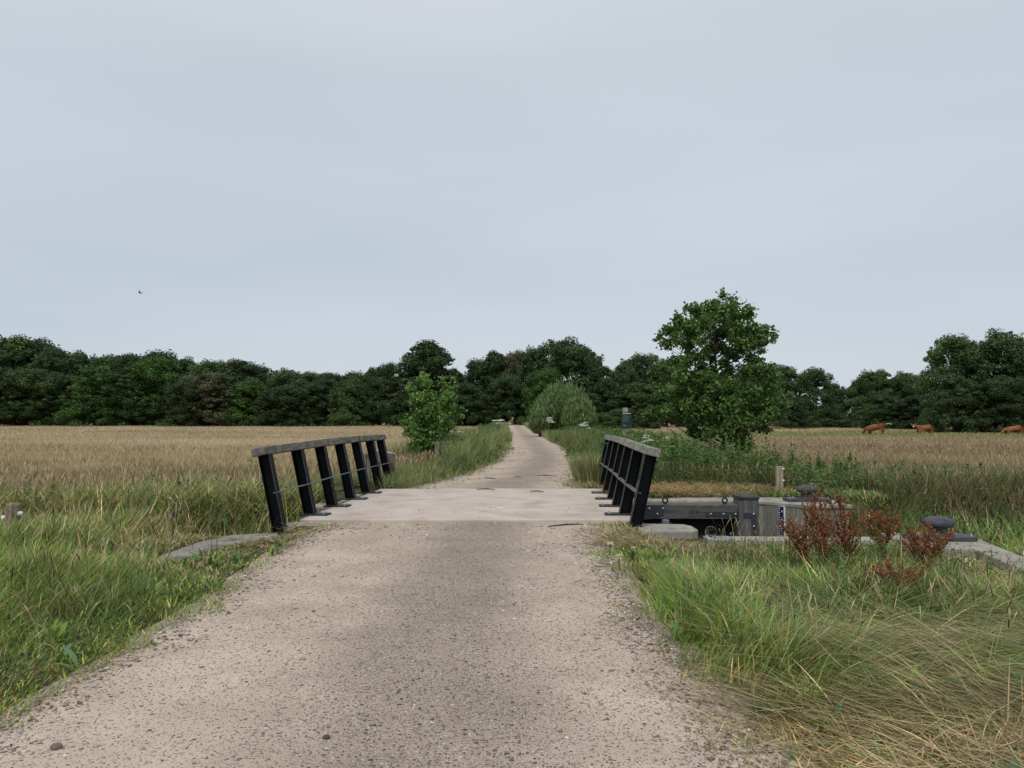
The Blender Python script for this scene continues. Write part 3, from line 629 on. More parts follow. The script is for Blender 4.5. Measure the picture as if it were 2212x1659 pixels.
def scatter(d0, d1, dens, half=.80, mask=None):
    """dens(d) per m2; sampled in thin depth bands over a widened view wedge"""
    xs, ys = [], []
    d = d0
    while d < d1:
        st = max(.25, d*.06); e_ = min(d+st, d1); hw = half*(d+st/2)+1.0; a = 2*hw*(e_-d); n = rng.poisson(a*dens(d+st/2))
        xs.append((rng.random(n)*2-1)*hw); ys.append(d+rng.random(n)*(e_-d)); d = e_
    x = np.concatenate(xs); y = np.concatenate(ys); k = ~excl(x, y)
    if mask is not None: k &= mask(x, y)
    x, y = x[k], y[k]
    return x, y
def P3(x, y, dz=0): return np.stack([x, y, hgt(x, y)+dz], 1)
GB, GD_, GO, TAN, STR, RED, BLU = (.19, .30, .06), (.075, .145, .03), (.20, .225, .075), (.43, .32, .18), (.56, .46, .28), (.25, .145, .075), (.14, .23, .11)
DKH = (.06, .03, .022)

# ---- near grass (3 - 20 m)
acc = Acc()
def near_side(x, y): return (y < 15.5)
x, y = scatter(2.6, 15.5, lambda d: 3000 if d < 5 else 3000*(5/d)**1.3)
s = edge_d(x, y); left = x < -.7
tall_l = ss(.40, 1.35, s+(fbm(x, y, 1.2, 71)-.5)*1.1)
# mown strip left next to the coping
mown_l = left*ss(7.2, 8.6, y+(fbm(x, y, .8, 73)-.5)*1.2)*(1-ss(1.5, 2.6, s))*(y < 11.8)
tall_r = ss(.05, .7, s+(fbm(x, y, .9, 75)-.5)*.6)
# right side: dry trampled corner close to the camera, dry patch by the wing wall, mown strip by the slab
dry_r = (~left)*np.clip((1-ss(3.6, 4.5, y+(x-2.3)*.04+(fbm(x, y, 1.0, 77)-.5)*1.6))+ss(3.9, 4.6, x)*ss(6.6, 7.4, y)*(y < 9.2)*.9, 0, 1)
mown_r = (~left)*ss(8.7, 9.4, y+(fbm(x, y, .8, 79)-.5)*.8)*(1-ss(4.3, 4.9, x))
h = np.where(left, .05+(.22+.20*ss(3.6, 5.2, -x))*tall_l*(1-.85*mown_l), .06+.36*tall_r*(1-.78*ss(6.0, 8.3, y))*(1-.55*mown_r)*(1-.60*dry_r))
h = h*(.35+1.3*fbm(x, y, 1.6, 81))
can = hgt(x, y) < -.6
h = np.where(can, .75+.35*rng.random(len(x)), h)
keep = rng.random(len(x)) < np.where(dry_r > .5, .55, 1)*np.where(mown_l+mown_r > .5, .6, 1)*(.22+.78*ss(-.15, .55, s+(fbm(x, y, 3.0, 72)-.5)*.7))*np.where(can, .45, 1)
keep &= ~(left & (fbm(x, y, 1.7, 83) < .30) & (mown_l > .5))
x, y, h, s, left, tall_l, tall_r, dry_r, mown_l, mown_r, can = [q[keep] for q in (x, y, h, s, left, tall_l, tall_r, dry_r, mown_l, mown_r, can)]
n = len(x); nzc = fbm(x, y, .7, 91); dd = np.hypot(x, y)
lay = np.clip((~left)*(.75*ss(.3, 1.2, s)*(1-ss(5.6, 7.2, y))+.25)+dry_r*.6, 0, 1)*(.6+.6*fbm(x, y, .9, 93))
lay = np.where(left, .04+.34*fbm(x, y, 1.4, 95), lay); lay = np.where(can, .15, lay); lay = np.clip(lay, 0, 1)
flow = np.where(left, .3+5.0*(fbm(x, y, .9, 97)-.5), (2.75-(x-1.2)*.12)+3.6*(fbm(x, y, .8, 99)-.5))
flow = np.where((~left) & (fbm(x, y, .6, 101) > .56), flow+2.6, flow)
az = flow+rng.normal(size=n)*np.where(left, 1.5, 1.15-.45*lay)
th0 = lay*1.15+np.abs(rng.normal(size=n))*np.where(left, .30, .20); th1 = .35+.9*rng.random(n)*(1-.3*lay)
ln = h*(1+lay*.55)*(.55+.7*rng.random(n))
far_l = left*ss(8.5, 11, y); dry_r = dry_r*np.clip(.25+1.3*fbm(x, y, 1.5, 98), 0, 1)
W = np.stack([np.where(left, .42-.30*far_l, .42)*(1-dry_r)+.02, .30+0*x, .22+.35*far_l, .06+.3*(nzc > .55)*.5+.25*dry_r, .03+1.3*dry_r+.30*np.maximum(mown_l, mown_r)+.10*(~left)*lay+.22*far_l, .02+.02*dry_r, .16+.18*(~left)], 1)
col = pick([GB, GD_, GO, TAN, STR, RED, BLU], W, n)
col *= (.76+.82*fbm(x, y, 1.6, 103))[:, None]*(.55+.95*rng.random((n, 1)))
col[(s < .5) & (rng.random(n) < .6)] *= np.array([1.15, 1.1, .8])
wd = np.maximum(.0070, dd*.00118)*(.45+1.0*rng.random(n))
acc.add(*blades(P3(x, y), ln, wd, az, th0, th1, col, 5, coltip=col*np.array([1.25, 1.15, 1.05])))
x, y = scatter(3.2, 9.5, lambda d: 3.2); s = edge_d(x, y); k = (s > .12) & (s < 3.4); x, y = x[k], y[k]; m_ = 9
x = np.repeat(x, m_)+rng.normal(size=len(x)*m_)*.03; y = np.repeat(y, m_)+rng.normal(size=len(y)*m_)*.03; n = len(x)
acc.add(*blades(P3(x, y), .10+.16*rng.random(n), .018+.02*rng.random(n), rng.random(n)*6.28, .25+rng.random(n)*.6, .5+.9*rng.random(n), pick([GB, GD_, BLU], [2, 1, 1], n), 6, 'broad', twist=.2))
acc.build('grass', M['grass'], 'tall green and yellowing grass along both sides of the near gravel path', 'grass')
# seed stalks, near
acc = Acc()
x, y = scatter(3.2, 15.5, lambda d: 90*(5/d)**.8)
s = edge_d(x, y); h = .30+.38*rng.random(len(x)); k = (s > .55) & ((x < 0) | (y > 4.6)) & (rng.random(len(x)) < ss(.3, .55, fbm(x, y, .8, 111)+.1))
k &= ~((x < 0) & (y > 8.2) & (s < 1.5)); k &= ~((hgt(x, y) < -.6) & (x > 0) & (rng.random(len(x)) < .3))
x, y, h = x[k], y[k], h[k]; n = len(x); h = np.where(hgt(x, y) < -.6, h+.55, h)*np.where((x > 1) & (y > 8.6), .75, 1)
az = rng.random(n)*6.28; c = pick([GO, STR, TAN], [.4, .4, .2], n); tip = pick([TAN, STR, DKH, (.18, .13, .10)], [.4, .3, .18, .2], n)
acc.add(*blades(P3(x, y), h*(.8+.3*rng.random(n))*np.where((x > 1) & (y > 6.0), np.where(y > 8, .42, .60), 1), np.maximum(.008, np.hypot(x, y)*.0011), az, rng.random(n)*.35, .2+.7*rng.random(n), c, 10, 'seed', tip))
n = 90; x = 2.7+rng.random(n)*1.5; y = 9.95+rng.random(n)*.2; h = .10+.38*rng.random(n)**1.5
acc.add(*blades(P3(x, y, .03), h, np.full(n, .011), rng.random(n)*6.28, rng.random(n)*.4, .2+.6*rng.random(n), pick([GO, STR], [1, 1], n), 8, 'seed', pick([TAN, STR, GO], [1, 1, 1], n)))
n = 700; x = 2.2+rng.random(n)*2.9; y = 8.6+rng.random(n)*1.4; h = .12+.16*rng.random(n)
acc.add(*blades(P3(x, y), h, np.full(n, .008), rng.random(n)*6.28, rng.random(n)*.4, .2+.4*rng.random(n), pick([GO, GB], [1, 1], n), 6, 'seed', pick([DKH, TAN, (.18, .13, .10)], [2, 1, 2], n)))
acc.build('seed_grass', M['grass'], 'thin flowering grass stalks with tan and dark seed heads standing above the verge grass', 'grass')

# ---- hay: flattened dry straw
acc = Acc()
def hay(cx, cy, rx, ry, n, th=.05, seed=0, flowdir=None, cols=None, L=.35):
    u = rng.normal(size=(n, 2))*.5; x = cx+u[:, 0]*rx; y = cy+u[:, 1]*ry; k = ~excl(x, y) if cy > 7 else (edge_d(x, y) > -.25); x, y = x[k], y[k]; n = len(x)
    az = rng.random(n)*6.28 if flowdir is None else flowdir+rng.normal(size=n)*.38+1.2*(fbm(x, y, .9, seed)-.5)
    c = pick(cols or [STR, TAN, (.26, .18, .10), GO, (.12, .085, .055)], [.40, .26, .12, .16, .10][:len(cols) if cols else 5], n, .28)
    P = P3(x, y, .012); P[:, 2] += rng.random(n)**2*th
    d = np.hypot(x, y)
    acc.add(*blades(P, L*(.4+.9*rng.random(n)), np.maximum(.0052, d*.001)*(.6+.8*rng.random(n)), az, np.full(n, 1.42)+rng.normal(size=n)*.13, rng.normal(size=n)*.16, c, 4, twist=1))
hay(2.3, 4.1, 1.2, .4, 3200, .12, 1, 2.85); hay(3.2, 4.2, 1.1, .5, 1800, .16, 2, 2.65, L=.45); hay(2.5, 3.6, 1.1, .35, 1900, .08, 3); hay(1.75, 4.6, .5, .35, 420, .03, 3, 3.0); hay(2.6, 4.9, 1.0, .4, 1200, .22, 4, 2.8, L=.5); hay(1.5, 3.9, .5, .6, 160, .02, 5)
hay(3.5, 5.2, .8, .5, 1500, .12, 4, 2.6)
hay(4.5, 7.6, .65, 1.0, 5000, .03, 5, L=.22); hay(4.7, 8.6, .4, .5, 1800, .03, 6, L=.2)
hay(1.8, 9.8, .9, .75, 4200, .06, 7, L=.22); hay(2.6, 9.6, 1.2, .4, 1800, .05, 8, L=.2)
HC = [(.50, .34, .16), (.42, .27, .13), (.32, .20, .10), GO]
hay(3.4, 16.2, 2.1, 1.5, 6500, .10, 9, L=.3, cols=HC); hay(2.8, 15.8, 1.2, .9, 3000, .08, 10, L=.3, cols=HC)
hay(-3.3, 9.9, 1.1, 1.1, 2200, .04, 11, L=.18); hay(-5.2, 15.5, 3.0, 1.2, 3500, .15, 12, 3.0, L=.5, cols=[GO, BLU, TAN, GB]); hay(-6.8, 15.8, 3.5, 1.6, 8000, .22, 13, 2.9, L=.6, cols=[GO, BLU, GB, TAN]); hay(-5.0, 17.5, 2.6, 1.0, 5000, .25, 16, .2, L=.6, cols=[GO, BLU, GB, TAN])
hay(1.45, 7.2, .35, 2.2, 900, .01, 14, L=.16)
hay(-.5, 7.0, 2.6, 4.0, 260, .0, 15, L=.10)
acc.build('hay', M['grass'], 'flattened dry straw and mown hay lying on the verges beside path and lock', 'hay')

# ---- middle distance (15.5 - 45 m) and meadow
def greenness(x, y):
    """1 green .. 0 tan"""
    s = edge_d(x, y); n = (fbm(x, y, .22, 121)-.5)
    gl = 1-ss(14, 34, y+n*30+np.maximum(0, -x-7)*.45)
    gr_ = (1-ss(15, 34, y+n*26))*.9
    g = np.where(x < 0, gl, gr_)
    g = np.maximum(g, (1-ss(2.5, 5.0, s+n*2)))
    strip = ss(66, 72, y)*(1-ss(96, 112, y+n*20))*(x > 12)
    return np.clip(np.maximum(g, strip*.85), 0, 1)
acc = Acc()
x, y = scatter(15.0, 46, lambda d: 950*(16/d)**1.5, .76)
s = edge_d(x, y); g = greenness(x, y); n0 = len(x)
vr = (1-ss(3.2, 5.5, s))*ss(.1, .9, s)
h = .42+.25*fbm(x, y, .35, 131)
h = np.where(s < 4.5, .12+.78*ss(.1, 1.1, s+(fbm(x, y, .8, 133)-.5)*.8)*ss(17.5, 21.5, y+(x < 0)*0-(x > 1)*1.5), h)
quay = (x > 1.9) & (x < 7.5) & (y < 17.6); h = np.where(quay, .10, h)
bk = (x < -3)*(1-ss(17, 27, y+(fbm(x, y, .3, 136)-.5)*12)); h = h*(1-bk)+bk*(.20+.34*fbm(x, y, .5, 134))
h = np.where((x < -1.9) & (y < 27) & (s < 5), .16+.22*fbm(x, y, .7, 135), h)
h = h*(.7+.6*rng.random(n0)); k = rng.random(n0) < np.where(quay, .5, 1)*np.where(s < .25, .35, 1)
x, y, g, h, s, vr, quay = [q[k] for q in (x, y, g, h, s, vr, quay)]; n = len(x); d = np.hypot(x, y)
red = (x > 4)*ss(.3, .55, fbm(x, y, .15, 137))
ver = (s < 4)*1.0; tr_ = np.exp(-((g-.5)/.28)**2)
bank = (x < -3)*(1-ss(17, 30, y+(fbm(x, y, .3, 136)-.5)*16))
W = np.stack([g*.12+.02+.25*ver*g*(1-bank), g*.22+.02, .18+.34*g+.2*bank, (1-g)*(.9-.3*red)+.10+.18*bank, (1-g)*.28+.10*(s < 1)+.05, (1-g)*.08+.5*red*(1-g*.6)+.22*tr_*(1-ver), g*.16], 1)
col = pick([GB, GD_, (.27, .28, .12), (.58, .45, .27), (.60, .50, .32), (.33, .20, .11), BLU], W, n, .16)*(.85+.4*fbm(x, y, .5, 139))[:, None]*np.where(x > 2.5, .74, .95)[:, None]
lay = .12+.75*ss(.42, .6, fbm(x, y, .5, 141))*(1-ss(19, 27, y))*(x < -3)+.35*(fbm(x, y, .5, 141) > .55)*(y < 24)*(x > 0)
acc.add(*blades(P3(x, y), h*1.1, d*.00068*(.7+.6*rng.random(n)), rng.random(n)*6.28, lay+np.abs(rng.normal(size=n))*.2, .25+.7*rng.random(n), col, 3))
x, y = scatter(15.5, 46, lambda d: 75*(16/d)**1.2, .76); s = edge_d(x, y); k = (s > 1.4) & ~((x > 1.9) & (x < 7.5) & (y < 17.6)); x, y = x[k], y[k]; n = len(x); d = np.hypot(x, y)
tip = np.where((rng.random(n) < .3)[:, None], pick([RED, (.12, .075, .05)], [1, 1], n), pick([TAN, STR], [1, 1], n))
acc.add(*blades(P3(x, y), (.42+.28*rng.random(n)), d*.0009, rng.random(n)*6.28, rng.random(n)*.3, .2+.4*rng.random(n), pick([GO, TAN], [1, 1], n), 6, 'seed', tip))
acc.build('meadow_grass', M['grass'], 'rough green and tan grass from the canal bank out into the meadow', 'meadow grass')
acc = Acc()
x, y = scatter(45, 168, lambda d: 75*(45/d)**1.35, .74)
g = greenness(x, y); n = len(x); d = np.hypot(x, y); red = (x > 3)*(y < 66)*ss(.35, .55, fbm(x, y, .07, 151))*.8+.25*(fbm(x, y*2.2, .05, 152) > .56)
W = np.stack([g*.4, g*.25+.02, .10+.25*g+1.1*ss(.52, .66, fbm(x*.6, y*1.6, .07, 154)), (1-g)*.9, (1-g)*.55, (1-g)*.08+red*.6, g*.1], 1)
col = pick([GB, GD_, (.36, .34, .17), (.56, .44, .29), (.64, .53, .36), (.33, .21, .12), BLU], W, n, .07)*(.78+.42*fbm(x, y*1.8, .10, 153))[:, None]*np.where(x > 2.5, .80+.16*ss(60, 80, y), 1)[:, None]
hh = np.where(g > .5, .26, .42)*(.7+.6*rng.random(n))
hh = np.where(edge_d(x, y) < 2.5, .75, hh)
acc.add(*blades(P3(x, y), hh, d*.0007, rng.random(n)*6.28, np.abs(rng.normal(size=n))*.25, .3+.5*rng.random(n), col, 2))
acc.build('far_meadow_grass', M['grass'], 'tan hay meadow stretching away to the foot of the woods with a green strip by the cows', 'meadow grass')

# ---- leafy verge plants beyond the bridge and in the canal
acc = Acc()
def herbs(mask, d0, d1, dens, hfun, pal, w, lsz=.045, per=26, half=.76):
    x, y = scatter(d0, d1, dens, half, mask); n = len(x); h = hfun(x, y)*(.65+.5*rng.random(n)); B = P3(x, y)
    t = rng.random((n, per))**.75; ph = rng.random((n, per))*6.28; r = (.03+.13*rng.random((n, per)))*(1.15-t)
    ln_ = rng.normal(size=(n, 2))*.10
    P = np.empty((n, per, 3)); P[..., 0] = B[:, 0:1]+ln_[:, 0:1]*t*h[:, None]+r*np.cos(ph); P[..., 1] = B[:, 1:2]+ln_[:, 1:2]*t*h[:, None]+r*np.sin(ph); P[..., 2] = B[:, 2:3]+h[:, None]*t
    Nn = np.stack([np.cos(ph)*.5, np.sin(ph)*.5, np.full_like(ph, .7)], -1)+rng.normal(size=(n, per, 3))*.45
    col = np.repeat(pick(pal, w, n, .2)*(.75+.5*fbm(x, y, .6, 161))[:, None], per, 0)*(.85+.3*rng.random((n*per, 1)))
    sz = np.repeat(np.maximum(lsz, np.hypot(x, y)*.0012), per)*(.6+.7*rng.random(n*per))
    acc.add(*leaves(P.reshape(-1, 3), Nn.reshape(-1, 3), sz, col, .42))
    acc.add(*blades(B, h*1.02, np.maximum(.012, np.hypot(x, y)*.0008), rng.random(n)*6.28, rng.random(n)*.1, rng.random(n)*.2, pick([GO, GD_], [1, 1], n), 3))
HP = [(.095, .18, .045), (.14, .23, .075), (.065, .125, .035), (.18, .24, .09)]
herbs(lambda x, y: (x > 2.2) & (x < 8.2+(fbm(x, y, .5, 1)-.5)*2) & (y > 17.6+(fbm(x, y, .7, 2)-.5)*1.0), 17, 34, lambda d: 30*(18/d)**.6, lambda x, y: np.minimum(.30+.95*ss(0, 1.4, edge_d(x, y)), 1.15)*(1-.3*ss(5.5, 8, x)), HP, [3, 3, 2, 1])
herbs(lambda x, y: (edge_d(x, y) > .3) & (edge_d(x, y) < 5) & (x > 1), 33, 75, lambda d: 7*(33/d)**1.0, lambda x, y: .25+.75*ss(.2, 1.6, edge_d(x, y)), HP, [3, 3, 2, 1], per=16)
herbs(lambda x, y: (edge_d(x, y) > .25) & (edge_d(x, y) < 2.6) & (x < 0) & ((x > -2.1) | (y > 28)), 21, 80, lambda d: 11*(21/d)**1.0, lambda x, y: .25+.72*ss(.1, 1.2, edge_d(x, y)), [(.12, .20, .075), (.17, .25, .10), (.085, .14, .05)], [3, 3, 2], per=18)
herbs(lambda x, y: (x > 5.6) & (hgt(x, y) < -.5), 5, 16, lambda d: 30*(8/d)**.6, lambda x, y: .70+.45*ss(12, 15, y), [(.07, .155, .035), (.10, .20, .055), (.05, .10, .028)], [3, 2, 2], .035, 26, .85)
herbs(lambda x, y: (x < -3.6) & (hgt(x, y) < -.3), 10, 15, lambda d: 9, lambda x, y: .85+0*x, HP, [2, 3, 2, 2], .035, 18)
herbs(lambda x, y: (x > 6.0) & (y > 14.5) & (fbm(x, y, .4, 5)+(20-y)*.04 > .40), 14.5, 26, lambda d: 16, lambda x, y: .62+0*x, HP, [2, 3, 2, 2], .04, 20)
herbs(lambda x, y: (x > 2.2) & (y > 5.5) & (y < 9.4) & (x < wing(y)-.2) & (fbm(x, y, .9, 6) > .5), 5.5, 9.4, lambda d: 14, lambda x, y: .32+0*x, HP, [2, 3, 2, 2], .014, 30)
herbs(lambda x, y: (x < -2.9) & (fbm(x, y, .9, 8) > .56), 4, 9.5, lambda d: 12, lambda x, y: .30+0*x, [GO, (.10, .15, .05)], [1, 1], .012, 26)
herbs(lambda x, y: (x > 2.9) & (x < 5.0) & (y > 7.0) & (y < 9.0) & (x < wing(y)-.25), 7, 9.4, lambda d: 46, lambda x, y: .24+.22*fbm(x, y, 1.5, 7), [(.10, .19, .05), (.15, .24, .07), (.08, .14, .04)], [2, 3, 2], .016, 26)
acc.build('verge_plants', M['grass'], 'leafy green nettles and herbs crowding the verge behind the right railing and the canal banks', 'verge plants')

# ---- loose stones on the path
acc = Acc()
x, y = scatter(2.8, 11.5, lambda d: 1500*(3.5/d)**1.7, .8, None)
def stones(x, y, sz, z, cols, wts):
    n = len(x); base = np.array([(1, 0, 0), (-1, 0, 0), (0, 1, 0), (0, -1, 0), (0, 0, 1), (0, 0, -1), (.62, .62, .3), (-.62, .62, .3), (.62, -.62, .3), (-.62, -.62, .3)], float)
    tri = np.array([(4, 0, 6), (4, 6, 2), (4, 2, 7), (4, 7, 1), (4, 1, 9), (4, 9, 3), (4, 3, 8), (4, 8, 0), (0, 5, 6), (6, 5, 2), (2, 5, 7), (7, 5, 1), (1, 5, 9), (9, 5, 3), (3, 5, 8), (8, 5, 0)])
    v = base[None]*(.75+.5*rng.random((n, 10, 1))); a = rng.random(n)*6.28; ca, sa = np.cos(a)[:, None], np.sin(a)[:, None]
    sx = sz*(1+.5*rng.random(n)); sy = sz*(.7+.3*rng.random(n)); szz = sz*(.4+.35*rng.random(n))
    X_ = v[..., 0]*sx[:, None]; Y_ = v[..., 1]*sy[:, None]
    V = np.stack([x[:, None]+X_*ca-Y_*sa, y[:, None]+X_*sa+Y_*ca, z[:, None]+v[..., 2]*szz[:, None]], -1)
    Fc = (np.arange(n)*10)[:, None, None]+tri[None]; c = pick(cols, wts, n, .2)
    return V.reshape(-1, 3), Fc.reshape(-1, 3), np.repeat(c, 10, 0)
def on_path(d0, d1, dens):
    xs, ys = [], []; d = d0
    while d < d1:
        n = rng.poisson(4.1*.25*dens(d)); xs.append(xl(d)+.0-.15+rng.random(n)*(xr(d)-xl(d)+.3)); ys.append(d+rng.random(n)*.25); d += .25
    return np.concatenate(xs), np.concatenate(ys)
x, y = on_path(2.4, 11.3, lambda d: 8500*(3.4/max(d, 3.4))**1.15)
mid = (x-xl(y))/(xr(y)-xl(y)); c = np.exp(-((mid-.56)/.16)**2)*1.1+.12*(1-ss(0, .12, mid))+.28*ss(.86, 1, mid)+.12
k = rng.random(len(x)) < c*(.3+.9*fbm(x, y, .9, 41)); x, y = x[k], y[k]; n = len(x)
sz = np.minimum(.0032+rng.exponential(.0032, n), .017)*np.maximum(1, y/7)
SCOL = [(.17, .135, .11), (.28, .22, .18), (.38, .31, .25), (.50, .42, .35), (.68, .63, .56), (.24, .12, .08), (.19, .19, .20)]
acc.add(*stones(x, y, sz, .018+sz*.1+(fbm(x, y, 2.2, 31)-.5)*.02, SCOL, [2, 3, 4, 3, .7, .5, 1.2]))
x, y = on_path(11.6, 16.4, lambda d: 4); n = len(x); x = x*1.1
acc.add(*stones(x, y, .006+.006*rng.random(n), np.full(n, .048), SCOL, [3, 2, 1, 1, .3, .5, 1]))
x, y = on_path(16.7, 40, lambda d: 120*(17/d)**1.5); n = len(x)
acc.add(*stones(x, y, .010+.010*rng.random(n), np.full(n, .02), SCOL, [2, 3, 3, 2, .7, .5, 1]))
acc.build('gravel', M['stone'], 'loose small stones scattered over the gravel path and bridge deck', 'gravel')

# ------------------------------------------------------------------ dock plants and umbels
RUST = [(.33, .135, .06), (.23, .09, .04), (.42, .20, .09), (.10, .04, .02), (.16, .15, .05)]
def dock(base, tips, label, dens=1.0, seed=1):
    rr = random.Random(seed); z0 = float(hgt(base[0], base[1])); r = thing('dock_plant', label, 'dock plant', (base[0], base[1], z0), 0, 'rust brown dock plants by the lock')
    O = Vector((base[0], base[1], z0)); st = MB(); Pn = []; 
    for tp in tips:
        T = Vector(tp); c1 = O.lerp(T, .35); c1.x += (O.x-T.x)*.18; pts = []
        for k in range(9):
            t = k/8; pts.append(((O*(1-t)+c1*t)*(1-t)+(c1*(1-t)+T*t)*t))
        st.tube(pts, [.012*(1-.7*k/8) for k in range(9)], 6)
        nb = int(15*dens)
        for b in range(nb):
            t = rr.uniform(.30, .93); i = int(t*8); p0 = pts[i].lerp(pts[min(i+1, 8)], t*8-i); L_ = rr.uniform(.10, .34)*(1.25-t)*1.35; a = rr.uniform(0, 6.28)
            p1 = p0+Vector((math.cos(a)*L_*.85, math.sin(a)*L_*.6, L_*.95)); pm_ = p0.lerp(p1, .5)+Vector((math.cos(a)*L_*.15, math.sin(a)*L_*.15, -L_*.08)); st.tube([p0, pm_, p1], [.003, .0022, .0015], 4)
            for q in range(22):
                u = (q+rr.random()*.8)/22; c = (p0*(1-u)+pm_*u)*(1-u)+(pm_*(1-u)+p1*u)*u
                for _ in range(2): Pn.append((c.x+rr.gauss(0, .008), c.y+rr.gauss(0, .008), c.z+rr.gauss(0, .008)))
        for q in range(int(60*dens)):
            t = rr.uniform(.45, 1); i = min(int(t*8), 7); c = pts[i].lerp(pts[i+1], t*8-i); Pn.append((c.x+rr.gauss(0, .012), c.y+rr.gauss(0, .012), c.z+rr.gauss(0, .012)))
    st.build('stem', M['dock_stem'], r, smooth=True)
    Pn = np.array(Pn)-np.array(O); n = len(Pn); V, Fc, C = leaves(Pn, rng.normal(size=(n, 3)), .007+.007*rng.random(n), pick(RUST, [4, 3, 3, 2, .8], n, .3), .7)
    o = np_mesh('seed_cluster', V, Fc, M['grass'], C, r)
    # a few basal leaves
    m = 7; B = np.zeros((m, 3)); a_ = np.array([rr.uniform(0, 6.28) for _ in range(m)]); V, Fc, C = blades(B, np.full(m, .24), np.full(m, .06), a_, np.full(m, .35), np.full(m, 1.1), pick([GD_, GO, RED], [3, 2, 1], m), 6, 'broad')
    np_mesh('leaf', V, Fc, M['grass'], C, r)
    return r
M['dock_stem'] = noisy('dock_stem', (.07, .022, .014), (.13, .045, .025), 20, .8, .2)
def tip(px, py, d): return (PX(px, d), d, PZ(py, d))
dock(G(1748, 1226), [tip(1677, 1121, 8.25), tip(1700, 1118, 8.1), tip(1722, 1135, 8.35)], 'rust brown dock plant leaning left over the timber edge beam', .8, 1)
dock(G(1787, 1228), [tip(1750, 1056, 8.2), tip(1738, 1082, 8.05), tip(1768, 1078, 8.4), tip(1730, 1096, 8.2)], 'tallest rust brown dock plant rising in front of the far bollard', 1.0, 2)
dock(G(1826, 1216), [tip(1804, 1058, 8.3), tip(1790, 1078, 8.2), tip(1818, 1080, 8.5), tip(1833, 1110, 8.4)], 'tall rust brown dock plant directly right of the tallest one', .9, 3)
dock(G(1905, 1190), [tip(1887, 1103, 9.1), tip(1862, 1118, 9.0), tip(1915, 1112, 9.2), tip(1925, 1108, 9.2)], 'middle rust brown dock plant halfway between both bollards', .8, 4)
dock(G(1985, 1222), [tip(1960, 1140, 8.2), tip(2005, 1128, 8.3), tip(2048, 1148, 8.4), tip(1975, 1150, 8.1), tip(2030, 1165, 8.2), tip(1945, 1165, 8.0)], 'spreading rust brown dock plant in front of the right bollard', .9, 5)
dock(G(1940, 1300), [tip(1925, 1236, 6.7), tip(1948, 1232, 6.8), tip(1970, 1240, 6.8), tip(1955, 1252, 6.7)], 'low rust brown dock plant nearest the camera in the tall grass', .6, 6)
dock(G(1876, 1282), [tip(1870, 1232, 7.0), tip(1884, 1238, 7.0)], 'smallest rust brown dock sprig left of the low dock plant', .5, 7)

def umbel(base, h, heads, label, size=.05, seed=0, group='white flowering umbels in the verges'):
    rr = random.Random(seed); z0 = float(hgt(*base)); r = thing('umbel_flower', label, 'flower', (base[0], base[1], z0), 0, group); ORG[r.name] = Vector((0, 0, 0)); st = MB(); P = []
    for k in range(heads):
        a = rr.uniform(0, 6.28); l = rr.uniform(0, .35)*h*(.3 if heads < 3 else 1); T = Vector((math.cos(a)*l*.6, math.sin(a)*l*.6, h*rr.uniform(.75, 1))); B = Vector((0, 0, 0)); Mi = Vector((T.x*.25, T.y*.25, T.z*.6))
        st.tube([B, Mi, T], [.006+size*.03, .004+size*.02, .002+size*.01], 5)
        for q in range(60):
            b = rr.uniform(0, 6.28); rad = size*math.sqrt(rr.random()); P.append((T.x+rad*math.cos(b), T.y+rad*math.sin(b), T.z+.25*size*(1-(rad/size)**2)+rr.gauss(0, .004)))
    st.build('stem', M['green_bark'], r)
    P = np.array(P)
    for q in range(heads):
        Q = P[q*60:(q+1)*60]; n = len(Q); Nn = rng.normal(size=(n, 3))*.35+np.array([0, -.25, 1.]); V, Fc, C = leaves(Q, Nn, np.full(n, size*.17), pick([(.72, .72, .62), (.6, .62, .48)], [2, 1], n, .08), .9)
        np_mesh('flower_head', V, Fc, M['grass'], C, r)
k = 0
for (px, py, z, hd, sz, lb) in ((1316, 1168, .16, 2, .035, 'white yarrow flower head at the path edge, nearest the right railing foot'), (1365, 1179, .16, 1, .03, 'single white yarrow head in front of the concrete slab'), (1335, 1196, .15, 2, .03, 'flat white yarrow heads at the right path edge, below the others'), (1322, 1206, .13, 1, .022, 'small lowest white yarrow head touching the gravel edge')):
    g = G(px, py, z); umbel(g, z, hd, lb, sz, k); k += 1
for (px, py, d, h, hd, sz, lb) in ((1392, 944, 19.5, 1.05, 6, .09, 'bushy white umbel flower just behind the right end of the railing'), (1450, 946, 20.5, 1.05, 6, .09, 'white umbel flower between the railing and the alder tree'), (1262, 917, 42, 1.2, 7, .16, 'cream umbel flower in front of the round willow bush, right part'), (1188, 906, 52, 1.3, 6, .2, 'tall white umbel flower at the left foot of the willow bush'), (1076, 908, 46, 1.3, 6, .2, 'white umbel flower on the left verge where the path narrows'), (986, 936, 27, 1.0, 4, .10, 'white umbel flower right of the left sapling'), (1250, 1003, 24, .45, 2, .07, 'small white umbel low on the right verge of the far path')):
    umbel((PX(px, d), d), max(.3, PZ(py-4, d)-float(hgt(PX(px, d), d))), hd, lb, sz, k); k += 1
# grass tuft right of the far path start
acc = Acc(); n = 1500; a = rng.random(n)*6.28; r_ = .55*np.sqrt(rng.random(n)); x = 1.95+r_*np.cos(a)*.75; y = 18.6+r_*np.sin(a)*1.6
acc.add(*blades(P3(x, y), .45+.4*rng.random(n), np.full(n, .014), a+rng.normal(size=n)*.5, .05+r_*.35, .3+.5*rng.random(n), pick([STR, GO, GB, (.24, .24, .10)], [2, 3, 1, 3], n), 5))
o = acc.build('grass_tuft', M['grass'], None, None); tag(o, 'pale yellow grass tuft between the far path and the right railing', 'grass tuft')
